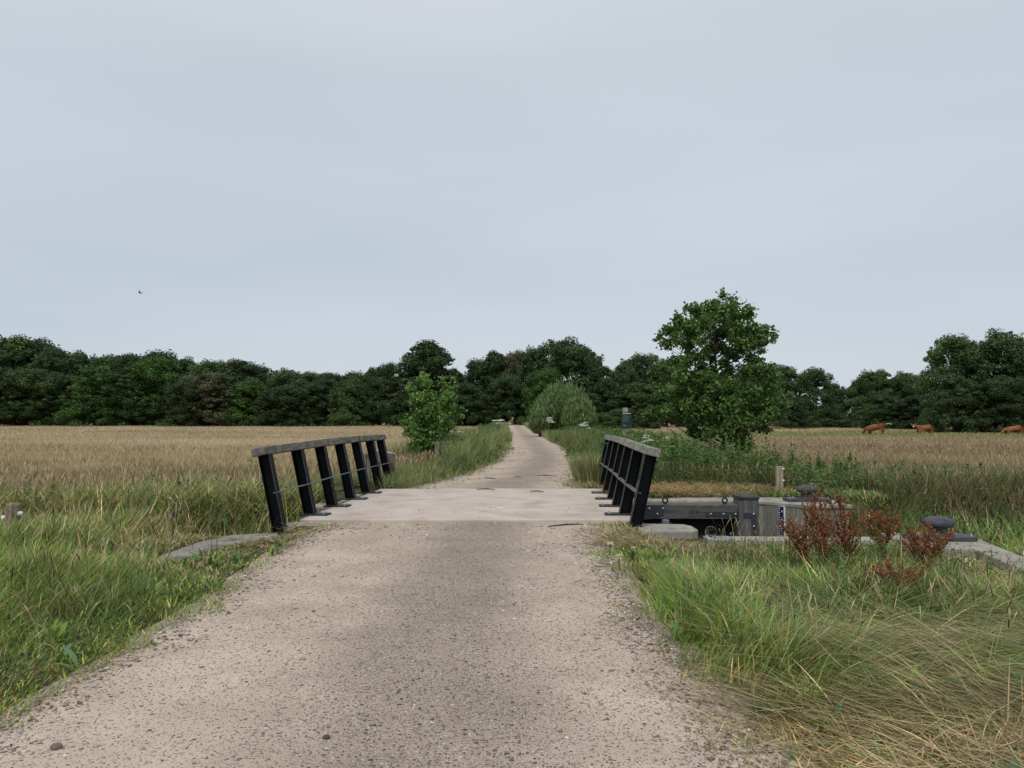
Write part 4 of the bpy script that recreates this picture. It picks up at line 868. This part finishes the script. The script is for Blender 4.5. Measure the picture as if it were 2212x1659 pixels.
# iris-like blades behind the right bollard
acc = Acc(); n = 26; x = 6.45+rng.normal(size=n)*.16; y = 11.2+rng.normal(size=n)*.15
acc.add(*blades(P3(x, y), 1.25+.3*rng.random(n), np.full(n, .045), 3.3+rng.normal(size=n)*.9, .02+rng.random(n)*.12, .3+.4*rng.random(n), pick([(.09, .16, .07), (.07, .13, .05)], [1, 1], n), 8))
o = acc.build('iris_clump', M['grass'], None, None); tag(o, 'clump of broad upright iris leaves behind the right bollard', 'plant')
# purple loosestrife spikes left
for i, (px, py, lb) in enumerate(((378, 1110, 'taller purple flower spike in the tall grass left of the railing'), (293, 1135, 'lower purple flower spike right of the insulated post'))):
    d = 10.2; b = (PX(px, d), d); z0 = float(hgt(*b)); r = thing('purple_flower', lb, 'flower', (b[0], b[1], z0), 0, 'purple flower spikes'); ORG[r.name] = Vector(); h = PZ(py-6, d)-z0
    MB().tube([(0, 0, 0), (.01, 0, h*.6), (0, 0, h)], [.005, .004, .002], 5).build('stem', M['green_bark'], r)
    n = 140; a = rng.random(n)*6.28; P = np.stack([.016*np.cos(a), .016*np.sin(a), h*(.72+.28*rng.random(n))], 1); V, Fc, C = leaves(P, rng.normal(size=(n, 3)), np.full(n, .010), pick([(.22, .06, .24), (.15, .05, .17)], [1, 1], n), .8); np_mesh('flower_spike', V, Fc, M['grass'], C, r)

# ------------------------------------------------------------------ trees
def crown_from_blobs(blobs, nleaf, lsz, cols, seed=0, up=.25, shell=.55, aspect=.62):
    """blobs: (x,y,z,r,density). Leaves spread through each blob, more toward its skin"""
    Bl = np.array([b[:4] for b in blobs], float); dn = np.array([b[4] if len(b) > 4 else 1 for b in blobs], float)
    wgt = Bl[:, 3]**2*dn; idx = rng.choice(len(Bl), nleaf, p=wgt/wgt.sum()); u = rng.normal(size=(nleaf, 3)); u /= np.linalg.norm(u, axis=1, keepdims=True)
    rad = (shell+(1.12-shell)*rng.random(nleaf)); P = Bl[idx, :3]+u*(Bl[idx, 3]*rad)[:, None]*np.array([1, 1, .85])
    Nn = u+rng.normal(size=(nleaf, 3))*.55; Nn[:, 2] += up
    bc = (rng.random(len(Bl))-.5)*.5; c = pick(cols, [1]*len(cols), nleaf, .18)*(1+bc[idx])[:, None]
    return P, Nn, lsz*(.6+.8*rng.random(nleaf)), c
def far_proto(seed, kind):
    rr = random.Random(seed); blobs = []
    H = 16.0; base = 1.2 if kind != 'tall' else 2.0; nb = 110
    for k in range(nb):
        t = (k+.5)/nb; z = base+1.2+(H-base-2.6)*t
        if kind == 'round': R_ = 6.3*math.sqrt(max(.05, 1-((t-.42)/.62)**2))
        elif kind == 'tall': R_ = 4.5*max(.02, 1-t**1.8)**.6
        elif kind == 'oval': R_ = 5.2*math.sqrt(max(.05, 1-((t-.38)/.66)**2))
        else: R_ = 5.8*(1-t)**.55+.6
        a = rr.uniform(0, 6.28)+k*2.4; q = R_*rr.uniform(.35, .95); r = rr.uniform(.75, 1.55)*(1.1 if kind == 'round' else .95)*rr.choice((.6, .85, 1, 1.15)); q *= .86+.20*math.sin(2.3*a+seed)+.08*math.sin(5*a+seed*2)
        blobs.append((q*math.cos(a), q*math.sin(a), z+rr.uniform(-.5, .5), r, 1))
    for k in range(24):
        a = rr.uniform(0, 6.28); z = rr.uniform(.6, base+3); q = rr.uniform(3, 5.4); blobs.append((q*math.cos(a), q*math.sin(a), z, rr.uniform(.8, 1.5), .9))
    for k in range(60):            # small outer sprigs break the outline
        a = rr.uniform(0, 6.28); t = rr.uniform(.2, .97); z = base+1+(H-base-2.2)*t; R_ = 5.0*math.sqrt(max(.03, 1-((t-.4)/.66)**2)) if kind != 'tall' else 4.5*max(.02, 1-min(t, 1)**1.8)**.6
        blobs.append((R_*math.cos(a), R_*math.sin(a), z, rr.uniform(.22, .62), 1.2))
    for k in range(150):           # thin shoots and sprays on the outside
        b = blobs[rr.randrange(20, 110)]; u = Vector((rr.gauss(0, 1), rr.gauss(0, 1), rr.gauss(.35, .8))).normalized(); q = b[3]*rr.uniform(.95, 1.35); blobs.append((b[0]+u.x*q, b[1]+u.y*q, b[2]+u.z*q, rr.uniform(.14, .36), 1.1))
    P, Nn, s, c = crown_from_blobs(blobs, 44000, .15, [(.062, .095, .040), (.10, .145, .055), (.045, .072, .032)], seed, .3, .5)
    V, Fc, C = leaves(P, Nn, s, c, .7)
    o = np_mesh('crown', V, Fc, M['leaf_far'], C); t = MB()
    t.tube([(0, 0, -.3), (.05, 0, 2), (.1, .1, 6), (0, 0, 12)], [.34, .27, .2, .06], 8)
    for k in range(7):
        b = blobs[rr.randrange(5, 40)]; z = rr.uniform(1.8, 7); t.tube([(.05, .03, z), (b[0]*.5, b[1]*.5, (z+b[2])/2+.3), (b[0], b[1], b[2])], [.12, .08, .03], 5)
    tk = t.build('trunk', M['bark'], None, smooth=True)
    return o, tk
KINDS = ['round', 'tall', 'oval', 'cone', 'round', 'oval']
PROT = [far_proto(100+i, k) for i, k in enumerate(KINDS)]
first = {}
def tree(px, ytop, wpx, d, kind, label, tint=(1, 1, 1), group='trees of the woods beyond the meadow', rz=None, name='tree'):
    x = PX(px, d); zg = float(hgt(x, d)); H = (EYE-zg)+(HOR-ytop)*d/F; Wd = wpx*d/F
    r = thing(name, label, 'tree', (x, d, zg), 0, group); r.rotation_euler.z = random.uniform(0, 6.28) if rz is None else rz
    base_w = {0: 12.5, 1: 8.6, 2: 10.6, 3: 11.5, 4: 12.5, 5: 10.6}[kind]; s = max(Wd/base_w, .42*H/16); r.scale = (s, s, H/16.4)
    for k, o in enumerate(PROT[kind]):
        if (kind, k) not in first: c = o; first[(kind, k)] = 1
        else: c = o.copy(); COL.objects.link(c)
        c.parent = r
        if k == 0: c.color = (*tint, 1)
    return r
ORD = ['leftmost', 'second', 'third', 'fourth', 'fifth', 'sixth', 'seventh', 'eighth', 'ninth', 'tenth', 'eleventh', 'twelfth', 'thirteenth', 'fourteenth', 'fifteenth', 'sixteenth', 'seventeenth', 'eighteenth', 'nineteenth', 'twentieth']
def ordl(i): return ORD[i] if i == 0 else ORD[i]+' from the left'
A_ = (.95, 1.0, .95); B_ = (1.2, 1.25, 1.0); C_ = (.78, .82, .85); D_ = (1.75, 1.25, 1.5); E_ = (1.05, 1.35, .8)
back = [(-70, 716, 180), (15, 712, 150), (72, 720, 120), (118, 742, 100), (172, 750, 100), (228, 757, 105), (288, 756, 110), (346, 750, 120), (402, 764, 100), (456, 769, 100), (512, 770, 105), (562, 783, 95), (612, 790, 95), (664, 796, 90), (716, 799, 90), (766, 797, 80)]
for i, (px, yt, wp) in enumerate(back):
    tree(px, yt, wp*1.25, 182+(i % 3)*5, [0, 4, 2, 5][i % 4], 'dark tree crown on the skyline of the left wood, back row, '+ordl(i), [A_, B_, C_, A_][i % 4], 'back row trees of the left wood')
front = [(-30, 775, 150, A_, ''), (55, 790, 130, B_, ''), (125, 800, 120, C_, ''), (205, 782, 120, E_, ''), (265, 806, 100, A_, ''), (335, 765, 135, E_, 'tall'), (395, 812, 90, C_, ''), (452, 797, 125, D_, 'grey brown'), (535, 812, 125, E_, ''), (600, 832, 90, C_, ''), (645, 815, 100, A_, ''), (700, 812, 100, C_, ''), (757, 808, 90, B_, ''), (820, 812, 90, C_, '')]
for i, (px, yt, wp, tn, sp_) in enumerate(front):
    lb = {'tall': 'tall green tree standing out of the front row of the left wood', 'grey brown': 'grey-brown leaved tree in the front row of the left wood'}.get(sp_, 'low spreading tree in the front row of the left wood, '+ordl(i))
    tree(px, yt, wp*1.12, 150+(i % 3)*3, [3, 2, 0, 5][i % 4], lb, tn, 'front row trees of the left wood')
ctr = [(803, 784, 56, 165, 1, A_, 'slim tree left of the tall lone crown'), (836, 776, 64, 160, 2, C_, 'dark tree touching the tall lone crown on its left'), (922, 722, 150, 150, 1, C_, 'tall dark tree with pointed crown behind the left sapling'),
       (905, 812, 120, 146, 3, A_, 'low dark tree at the foot of the tall pointed crown'), (985, 793, 80, 170, 0, B_, 'low tree in the dip right of the tall pointed crown'), (1032, 768, 85, 160, 5, A_, 'dark tree left of the path end, first rise of the skyline'),
       (1070, 746, 90, 157, 1, C_, 'tall dark tree directly above the far path bend'), (1112, 749, 80, 158, 2, D_, 'brownish tree between path end and big domed tree'), (1010, 822, 100, 145, 3, C_, 'low dark tree left of the path end'),
       (1092, 800, 100, 150, 0, A_, 'low dark tree with visible trunk where the path ends'), (1160, 737, 90, 156, 4, A_, 'rounded tree forming the left shoulder of the domed tree'), (1226, 719, 168, 152, 0, A_, 'big domed tree, highest of the central wood'),
       (1180, 790, 100, 142, 2, E_, 'mid green tree below the domed tree and behind the willow bush'), (1282, 765, 80, 150, 5, A_, 'dark tree on the right shoulder of the domed tree'), (1310, 812, 110, 140, 3, C_, 'low dark tree right of the willow bush'),
       (1342, 778, 90, 168, 0, A_, 'tree in the dip between domed tree and alder'), (1388, 754, 110, 185, 4, A_, 'broad tree crown just left of the alder'), (1375, 822, 100, 140, 2, B_, 'low green tree behind the notice sign'), (1450, 765, 110, 182, 0, B_, 'tree crown hidden behind the left half of the alder'),
       (1520, 790, 110, 170, 2, A_, 'dark tree directly behind the alder trunk'), (1440, 825, 110, 142, 3, C_, 'low tree behind the lower left of the alder'), (1590, 800, 110, 165, 4, A_, 'dark tree behind the right half of the alder'), (1640, 800, 90, 150, 5, C_, 'dark tree at the right side of the alder')]
for c in ctr: tree(c[0], c[1], c[2]*1.12, c[3], c[4], c[6], c[5], 'trees of the central wood')
rgt = [(1690, 782, 85, 145, 2, B_, 'loose crowned tree first right of the alder'), (1708, 850, 70, 120, 3, C_, 'low bushy tree below the loose crown right of the alder'), (1762, 787, 95, 140, 0, A_, 'rounded tree left of the gap in the right-hand trees'), (1802, 822, 58, 150, 5, A_, 'small tree at the left edge of the gap in the right-hand trees'),
       (1862, 812, 60, 150, 2, C_, 'small tree at the right edge of the gap above the cows'), (1892, 791, 100, 130, 4, B_, 'rounded tree above the leftmost cow'), (1948, 797, 90, 130, 0, A_, 'rounded tree above the middle cow'), (1995, 803, 60, 148, 2, B_, 'small pale tree left of the huge right-hand tree'),
       (1905, 848, 90, 118, 3, A_, 'low bushy tree right above the leftmost cow'), (1975, 850, 100, 115, 5, C_, 'low bushy tree above the middle cow'), (2062, 711, 140, 105, 4, B_, 'huge tree forming the left half of the right-hand wood'), (2150, 702, 170, 102, 0, A_, 'highest huge tree of the right-hand wood'),
       (2245, 706, 150, 104, 0, B_, 'huge tree cut by the right picture edge'), (2060, 800, 110, 98, 3, A_, 'lower tree in front of the huge right-hand trees, left one'), (2170, 805, 130, 96, 0, C_, 'lower tree in front of the huge right-hand trees, right one'), (2330, 720, 150, 110, 4, A_, 'huge tree outside the right picture edge')]
for c in rgt: tree(c[0], c[1], c[2]*1.15, c[3], c[4], c[6], c[5], 'trees of the right-hand wood')
bsh = [(1742, 896, 50, 128, 'low hedge bush at the left of the gap'), (1785, 903, 50, 130, 'low hedge bush under the gap'), (1822, 905, 45, 130, 'low hedge bush at the right of the gap'), (1340, 880, 80, 120, 'reddish hedge bush behind the notice sign'), (1300, 890, 70, 110, 'dark bush beside the willow bush'), (1400, 880, 70, 118, 'dark hedge bush behind the alder foot')]
for i, (px, yt, wp, d, lb) in enumerate(bsh):
    r = tree(px, yt, wp, d, [0, 4][i % 2], lb, B_, 'low bushes along the meadow edge', name='bush'); r['category'] = 'bush'; r.scale = (wp*d/F/12.5, wp*d/F/12.5, r.scale[2])
# far off wood behind all of it
acc = Acc(); PP = []
blobs = []
for k in range(150):
    x = -330+k*4.6+random.uniform(-2, 2); y = 300+random.uniform(-12, 12); zz = float(hgt(x, y))
    if 116 < x < 140: continue
    for q in range(4): blobs.append((x+random.uniform(-3, 3), y+random.uniform(-3, 3), zz+1.5+q*2.6+random.uniform(-1, 1), random.uniform(2.2, 3.6), 1))
P, Nn, s_, c_ = crown_from_blobs(blobs, 60000, .75, [(.04, .06, .028), (.05, .075, .033)]); acc.add(*leaves(P, Nn, s_, c_, .7))
fw = acc.build('distant_wood', M['leaf_obj'] if 'leaf_obj' in M else M['grass'], 'far off dark wood glimpsed between the trunks beyond the meadow', 'distant wood')

# alder and sapling, shaped by clump lists
def clump_tree(name, label, cat, ox, oy, clumps, d, basept, per, lsz, cols, seed, depth, trunkw, tint=(1, 1, 1)):
    rr = random.Random(seed); k = .248*d/F; bl = []
    bx, by = ox+.248*basept[0], oy+.248*basept[1]; X0 = PX(bx, d); Zg = float(hgt(X0, d)); cx = np.mean([c[0] for c in clumps]); hwz = max(abs(c[0]-cx) for c in clumps)
    root = thing(name, label, cat, (X0, d, Zg)); tr = MB(); br_ = []
    tx0 = PX(ox+.248*basept[0], d); tzmax = PZ(oy+.248*(min(c[1] for c in clumps)+120), d)
    sway = lambda z: tx0+(PX(ox+.248*basept[2], d)-tx0)*min(1, max(0, (z-Zg)/(tzmax-Zg)*1.6))
    zs = [Zg-.2+(tzmax-Zg)*t for t in (0, .15, .3, .45, .6, .75, .9, 1.0)]
    tr.tube([(sway(z), d, z) for z in zs], [trunkw*(1-.85*i/7) for i in range(8)], 8)
    for (cxz, cyz, rz_) in clumps:
        X_ = PX(ox+.248*cxz, d); Z_ = PZ(oy+.248*cyz, d); r = rz_*k; edge = min(1, abs(cxz-cx)/hwz); dep = depth*math.sqrt(max(.04, 1-edge*edge))
        reps = 3 if rz_ > 70 else 1
        for q in range(reps):
            yy = d+(rr.uniform(-.5, .5)*dep if reps == 1 else (q-1)*dep*.75+rr.uniform(-.25, .25)*dep)
            bl.append((X_+rr.uniform(-.15, .15)*r, yy, Z_+rr.uniform(-.15, .15)*r, r*.74, 1.25 if reps == 1 else .85))
            zt = max(Zg+.3, Z_-abs(X_-sway(Z_))*.55-.35*abs(yy-d)); zt = min(zt, tzmax)
            S = Vector((sway(zt), d, zt)); T = Vector((X_, yy, Z_)); Mi = S.lerp(T, .55)+Vector((0, 0, -.06*(T-S).length)); L_ = (T-S).length
            tr.tube([S, Mi, T], [.006+.006*L_, .005+.003*L_, .003], 5)
            for _ in range(3):
                u = Vector((rr.gauss(0, 1), rr.gauss(0, 1), rr.gauss(.3, 1))).normalized()*r*.9; tr.tube([T-(T-Mi)*.3, T+u], [.005, .002], 4, False)
    tr.build('trunk', M['bark'], root, smooth=True)
    P, Nn, s, c = crown_from_blobs(bl, per, lsz, cols, seed, .35, .25)
    # denser, finer sub-clumps give light and dark lumps
    nsub = len(P)//9; ctrs = P[:nsub]; idx = rng.integers(0, nsub, len(P)); jit = rng.normal(size=P.shape)*.075; mixm = rng.random(len(P)) < .8
    P = np.where(mixm[:, None], ctrs[idx]+jit, P)
    V, Fc, C = leaves(P-np.array([X0, d, Zg]), Nn, s, c, .85); o = np_mesh('crown', V, Fc, M['leaf_near'], C, root); o.color = (*tint, 1)
    return root
ALD = [(1010, 140, 40), (1040, 180, 40), (960, 190, 60), (1000, 270, 100), (700, 225, 45), (730, 270, 60), (820, 270, 85), (900, 350, 120), (1100, 320, 100), (1200, 330, 50), (580, 325, 40), (600, 380, 70), (660, 410, 90), (520, 450, 70), (450, 490, 50), (415, 520, 30), (560, 530, 80), (760, 450, 110), (720, 560, 80), (1010, 460, 110), (1150, 450, 110), (1270, 470, 90), (1370, 510, 50), (1425, 505, 32), (1250, 570, 90), (1340, 610, 50), (1130, 590, 90), (990, 560, 80),
       (1070, 660, 70), (860, 620, 55), (930, 690, 48), (800, 690, 50), (1010, 735, 60), (700, 640, 60), (850, 740, 60), (1015, 95, 22), (1180, 680, 60), (400, 690, 45), (370, 800, 50), (480, 760, 70), (620, 720, 90), (740, 690, 75), (600, 850, 110), (780, 860, 110), (900, 800, 60), (1240, 710, 70), (1150, 790, 100), (1300, 800, 100), (1380, 850, 60), (1030, 800, 60), (500, 960, 90), (435, 1000, 40), (650, 980, 120), (820, 980, 120), (980, 930, 120), (1150, 950, 120), (1300, 940, 110), (1420, 970, 70), (1520, 1000, 50), (1590, 1010, 35), (1560, 1085, 40),
       (1450, 1080, 75), (1300, 1080, 110), (1130, 1080, 120), (950, 1090, 120), (780, 1110, 120), (600, 1100, 100), (480, 1150, 75), (370, 1130, 45), (335, 1175, 30), (650, 1220, 90), (820, 1220, 100), (980, 1230, 100), (1130, 1220, 100), (1280, 1190, 90), (1400, 1190, 60), (1465, 1200, 35), (1340, 1270, 60), (1405, 1305, 35), (1250, 1300, 55), (1050, 1330, 90), (930, 1320, 80), (1130, 1410, 75), (1180, 1480, 55), (1200, 1360, 65), (800, 1330, 80)]
LC = [(.10, .18, .04), (.16, .26, .065), (.07, .125, .03), (.12, .21, .06)]
clump_tree('alder_tree', 'large green alder standing right of the path with sky showing through its upper crown', 'tree', 1316.6, 603.5, ALD, 27.5, (1010, 1600, 925), 44000, .052, LC, 5, 1.6, .10)
SAP = [(365, 385, 32), (350, 430, 45), (400, 480, 55), (235, 480, 30), (270, 530, 50), (430, 560, 70), (340, 620, 80), (540, 435, 28), (625, 425, 28), (560, 510, 60), (645, 500, 42), (580, 610, 75), (480, 680, 85), (360, 720, 85), (620, 680, 55), (700, 665, 32), (680, 740, 42), (560, 760, 85), (440, 800, 95), (320, 820, 75), (215, 800, 38), (170, 800, 20), (260, 880, 55), (205, 900, 30), (360, 900, 85), (500, 880, 85), (620, 850, 50), (600, 960, 50), (480, 970, 75), (360, 1000, 75), (280, 1000, 42), (400, 1080, 55), (560, 1060, 50), (650, 960, 40), (700, 970, 32), (740, 980, 20), (380, 1120, 40)]
clump_tree('sapling', 'bushy young alder sapling on the left verge behind a fence post', 'tree', 823, 713, SAP, 27.2, (480, 1170, 470), 10000, .055, [(.14, .26, .055), (.19, .32, .08), (.10, .18, .04)], 6, .75, .045)

# willow bush
def willow(px, ytop, wpx, d, label, n):
    x = PX(px, d); zg = float(hgt(x, d)); H = EYE-zg+(HOR-ytop)*d/F; Wd = wpx*d/F/2; r = thing('willow_bush', label, 'bush', (x, d, zg), 0, 'grey green willow bushes')
    ns = n//26; a = rng.random(ns)*6.28; q = np.sqrt(rng.random(ns)); ex = q*np.cos(a)*Wd; ey = q*np.sin(a)*Wd; top = H*np.sqrt(np.clip(1-.78*q**2, 0, 1))*(.80+.28*rng.random(ns))*(.80+.3*fbm(ex, ey, 1.1, 55)); tall_ = rng.random(ns) < .10; top[tall_] *= 1.06
    t = 1-rng.random((ns, 26))**1.4*.75; P = np.empty((ns, 26, 3)); P[..., 0] = ex[:, None]*(.35+.65*t)+rng.normal(size=t.shape)*.07; P[..., 1] = ey[:, None]*(.35+.65*t)+rng.normal(size=t.shape)*.07; P[..., 2] = top[:, None]*t
    az = rng.random(ns*26)*6.28; c = np.repeat(pick([(.17, .25, .085), (.22, .31, .12), (.12, .18, .065)], [1, 1, 1], ns, .12), 26, 0)*(.85+.3*rng.random((ns*26, 1)))
    V, Fc, C = blades(P.reshape(-1, 3), .22+.2*rng.random(ns*26), np.full(ns*26, .06), az, rng.random(ns*26)*.7, rng.random(ns*26)*.4, c, 2); np_mesh('foliage', V, Fc, M['leaf_near'], C, r)
    m = MB()
    for k in range(14):
        b = random.uniform(0, 6.28); m.tube([(0, 0, -.1), (math.cos(b)*Wd*.3, math.sin(b)*Wd*.3, H*.4), (math.cos(b)*Wd*.55, math.sin(b)*Wd*.55, H*.75)], [.05, .03, .012], 5)
    ORG[r.name] = Vector(); m.build('stem', M['bark'], r)
willow(1216, 832, 135, 62, 'big rounded grey-green willow bush beside the far path', 34000)
willow(1250, 860, 75, 58, 'smaller lighter willow bush at the front right of the big willow', 12000)
willow(1166, 885, 46, 60, 'low willow bush at the left foot of the big willow by the path', 7000)

# ------------------------------------------------------------------ cows
def skin_mesh(name, nodes, edges, mt, parent, sub=2):
    me = bpy.data.meshes.new(name); bm = bmesh.new(); sk = bm.verts.layers.skin.verify(); vs = []
    for i, (co, rx, ry) in enumerate(nodes):
        v = bm.verts.new(co); v[sk].radius = (rx, ry); vs.append(v)
        if i == 0: v[sk].use_root = True
    for a, b in edges: bm.edges.new((vs[a], vs[b]))
    bm.to_mesh(me); bm.free(); me.materials.append(mt); o = bpy.data.objects.new(name, me); COL.objects.link(o); o.parent = parent
    m = o.modifiers.new('skin', 'SKIN'); m.use_smooth_shade = True; s = o.modifiers.new('sub', 'SUBSURF'); s.levels = sub; s.render_levels = sub
    return o
def cow(px, d, rz, label, head, tail='down', sc=1.0, dz=0):
    x = PX(px, d); zg = float(hgt(x, d)); r = thing('cow', label, 'cow', (x, d, zg+dz), 0, 'brown cows in the meadow'); r.rotation_euler.z = rz; r.scale = (sc,)*3; ORG[r.name] = Vector()
    n = [((-.35, 0, 1.02), .36, .30), ((-.78, 0, 1.10), .27, .27), ((.10, 0, .98), .39, .33), ((.50, 0, 1.04), .33, .36)]
    e = [(0, 1), (0, 2), (2, 3)]
    if head == 'graze': hp = [((.85, 0, .92), .20, .15), ((1.10, .02, .60), .14, .11), ((1.22, .03, .34), .12, .10), ((1.30, .03, .12), .085, .08)]
    elif head == 'look': hp = [((.82, 0, 1.20), .20, .15), ((1.06, .02, 1.30), .14, .12), ((1.20, .16, 1.30), .12, .11), ((1.27, .36, 1.17), .085, .085)]
    k0 = len(n); n += hp; e += [(3, k0), (k0, k0+1), (k0+1, k0+2), (k0+2, k0+3)]
    for sx, at, xs in ((1, 3, .52), (-1, 3, .58)):
        b = len(n); n += [((xs, sx*.19, .72), .13, .12), ((xs+.02, sx*.19, .42), .07, .07), ((xs, sx*.19, .10), .048, .05), ((xs+.03, sx*.19, .02), .055, .05)]; e += [(at, b), (b, b+1), (b+1, b+2), (b+2, b+3)]
    for sx, xs in ((1, -.80), (-1, -.68)):
        b = len(n); n += [((xs, sx*.19, .80), .16, .12), ((xs+.06, sx*.19, .55), .09, .08), ((xs-.08, sx*.19, .40), .055, .055), ((xs-.04, sx*.19, .10), .045, .045), ((xs-.01, sx*.19, .02), .052, .05)]; e += [(1, b)]+[(b+j, b+j+1) for j in range(4)]
    skin_mesh('body', n, e, M['cow'], r)
    H0 = Vector(hp[2][0]); H1 = Vector(hp[3][0]); f = (H1-H0).normalized(); side = f.cross(Vector((0, 0, 1)) if abs(f.z) < .9 else Vector((1, 0, 0))).normalized(); upv = side.cross(f).normalized()
    for s_ in (-1, 1):
        MB().tube([H0-f*.06+side*s_*.08+upv*.06, H0-f*.08+side*s_*.20+upv*.12, H0-f*.04+side*s_*.27+upv*.22], [.024, .018, .006], 7).build('horn', M['cream'], r, smooth=True)
        MB().tube([H0-f*.03+side*s_*.10, H0-f*.04+side*s_*.20-upv*.02, H0-f*.04+side*s_*.30-upv*.03], [.02, .05, .012], 7).build('ear', M['cow'], r, smooth=True)
        MB().lathe([(.001, -.02), (.016, -.012), (.02, 0), (.016, .012), (.001, .02)], H0+f*.06+side*s_*.105+upv*.04, 8).build('eye', M['ink'], r, smooth=True)
    MB().tube([H1-f*.02, H1+f*.05, H1+f*.09], [.088, .085, .05], 10).build('muzzle', M['cream'], r, smooth=True)
    tp = [(-.98, 0, 1.22), (-1.08, 0, 1.05), (-1.10, .02, .70), (-1.10, .02, .45)] if tail == 'down' else [(-.98, 0, 1.25), (-1.12, -.05, 1.33), (-1.34, -.10, 1.34), (-1.50, -.12, 1.28)]
    MB().tube(tp, [.05, .03, .022, .04], 7).build('tail', M['cow'] if tail == 'down' else M['cream'], r, smooth=True)
    return r
cow(1889, 84, R(180-58), 'leftmost brown cow, grazing with its tail swung out', 'graze', 'up', 1.22, -.28)
cow(1994, 86, R(178), 'middle brown cow standing side on with its head turned to the camera', 'look', 'down', 1.02, -.12)
cow(2186, 84, R(176), 'rightmost brown cow grazing by the right picture edge', 'graze', 'down', 1.05, -.22)

# ------------------------------------------------------------------ small things
bd = thing('bird', 'small dark bird flying in the sky above the left wood', 'bird', (PX(297, 40), 40, PZ(630, 40))); ORG[bd.name] = Vector()
skin_mesh('body', [((-.08, 0, .05), .012, .012), ((-.02, 0, .0), .045, .045), ((.05, 0, -.05), .035, .035), ((.09, 0, -.07), .015, .015)], [(0, 1), (1, 2), (2, 3)], M['bird'], bd)
MB().add([(0, 0, .01), (.03, 0, -.03), (.25, .12, -.03), (.02, .02, .0)], [(0, 1, 2, 3)]).build('wing', M['bird'], bd)
MB().add([(-.02, 0, .02), (.03, 0, .0), (.0, -.1, .16)], [(0, 1, 2)]).build('wing', M['bird'], bd)
tw = [((1046, 1034), (1075, 1037), 'short dark twig on the far gravel'), ((1110, 1032), (1132, 1033.5), 'dark twig cluster in the middle of the far gravel'), ((1155, 1029), (1203, 1030), 'long thin twig on the right of the far gravel'), ((865, 1047), (945, 1045), 'long thin twig at the left of the far gravel'), ((915, 1039), (940, 1039), 'small dark twig left on the far gravel'), ((1030, 1061.5), (1070, 1062), 'dark twig lying on the far deck edge'), ((1145, 1066), (1175, 1067), 'dark leaf scrap on the far right of the deck'), ((1183, 1139.5), (1258, 1135), 'long thin twig on the gravel before the deck right part')]
for a, b, lb in tw:
    ga_, gb_ = G(*a), G(*b); z = .055 if 1060 < a[1] < 1120 else .03; o = MB().tube([(ga_[0], ga_[1], z), ((ga_[0]+gb_[0])/2, (ga_[1]+gb_[1])/2+.02, z+.012), (gb_[0], gb_[1], z)], [.008, .012, .006], 5).build('twig', M['twig']); tag(o, lb, 'twig', 'twigs on path and deck')
g = G(1080, 1103.5); o = MB().tube([(g[0]-.055, g[1], .055), (g[0]-.02, g[1]+.02, .06), (g[0]+.02, g[1]-.01, .055), (g[0]+.06, g[1]+.015, .056)], [.008, .014, .009, .012], 6).build('paper_scrap', M['paper']); tag(o, 'small white paper scrap lying on the bridge deck', 'litter')
for (px, py, sz, c_, lb) in ((712, 1592, .022, 'twig', 'dark brown stone on the near gravel left of centre'), (1222, 1592, .010, 'paper', 'bright white pebble on the near gravel right of centre'), (140, 1612, .03, 'post_wood', 'pinkish brown stone on the near gravel at lower left')):
    g = G(px, py); o = MB().lathe([(.001, -.3*sz), (.8*sz, -.1*sz), (sz, .2*sz), (.7*sz, .6*sz), (.001, .75*sz)], (g[0], g[1], .025), 7).build('stone', M[c_], bevel=sz*.15); tag(o, lb, 'stone')
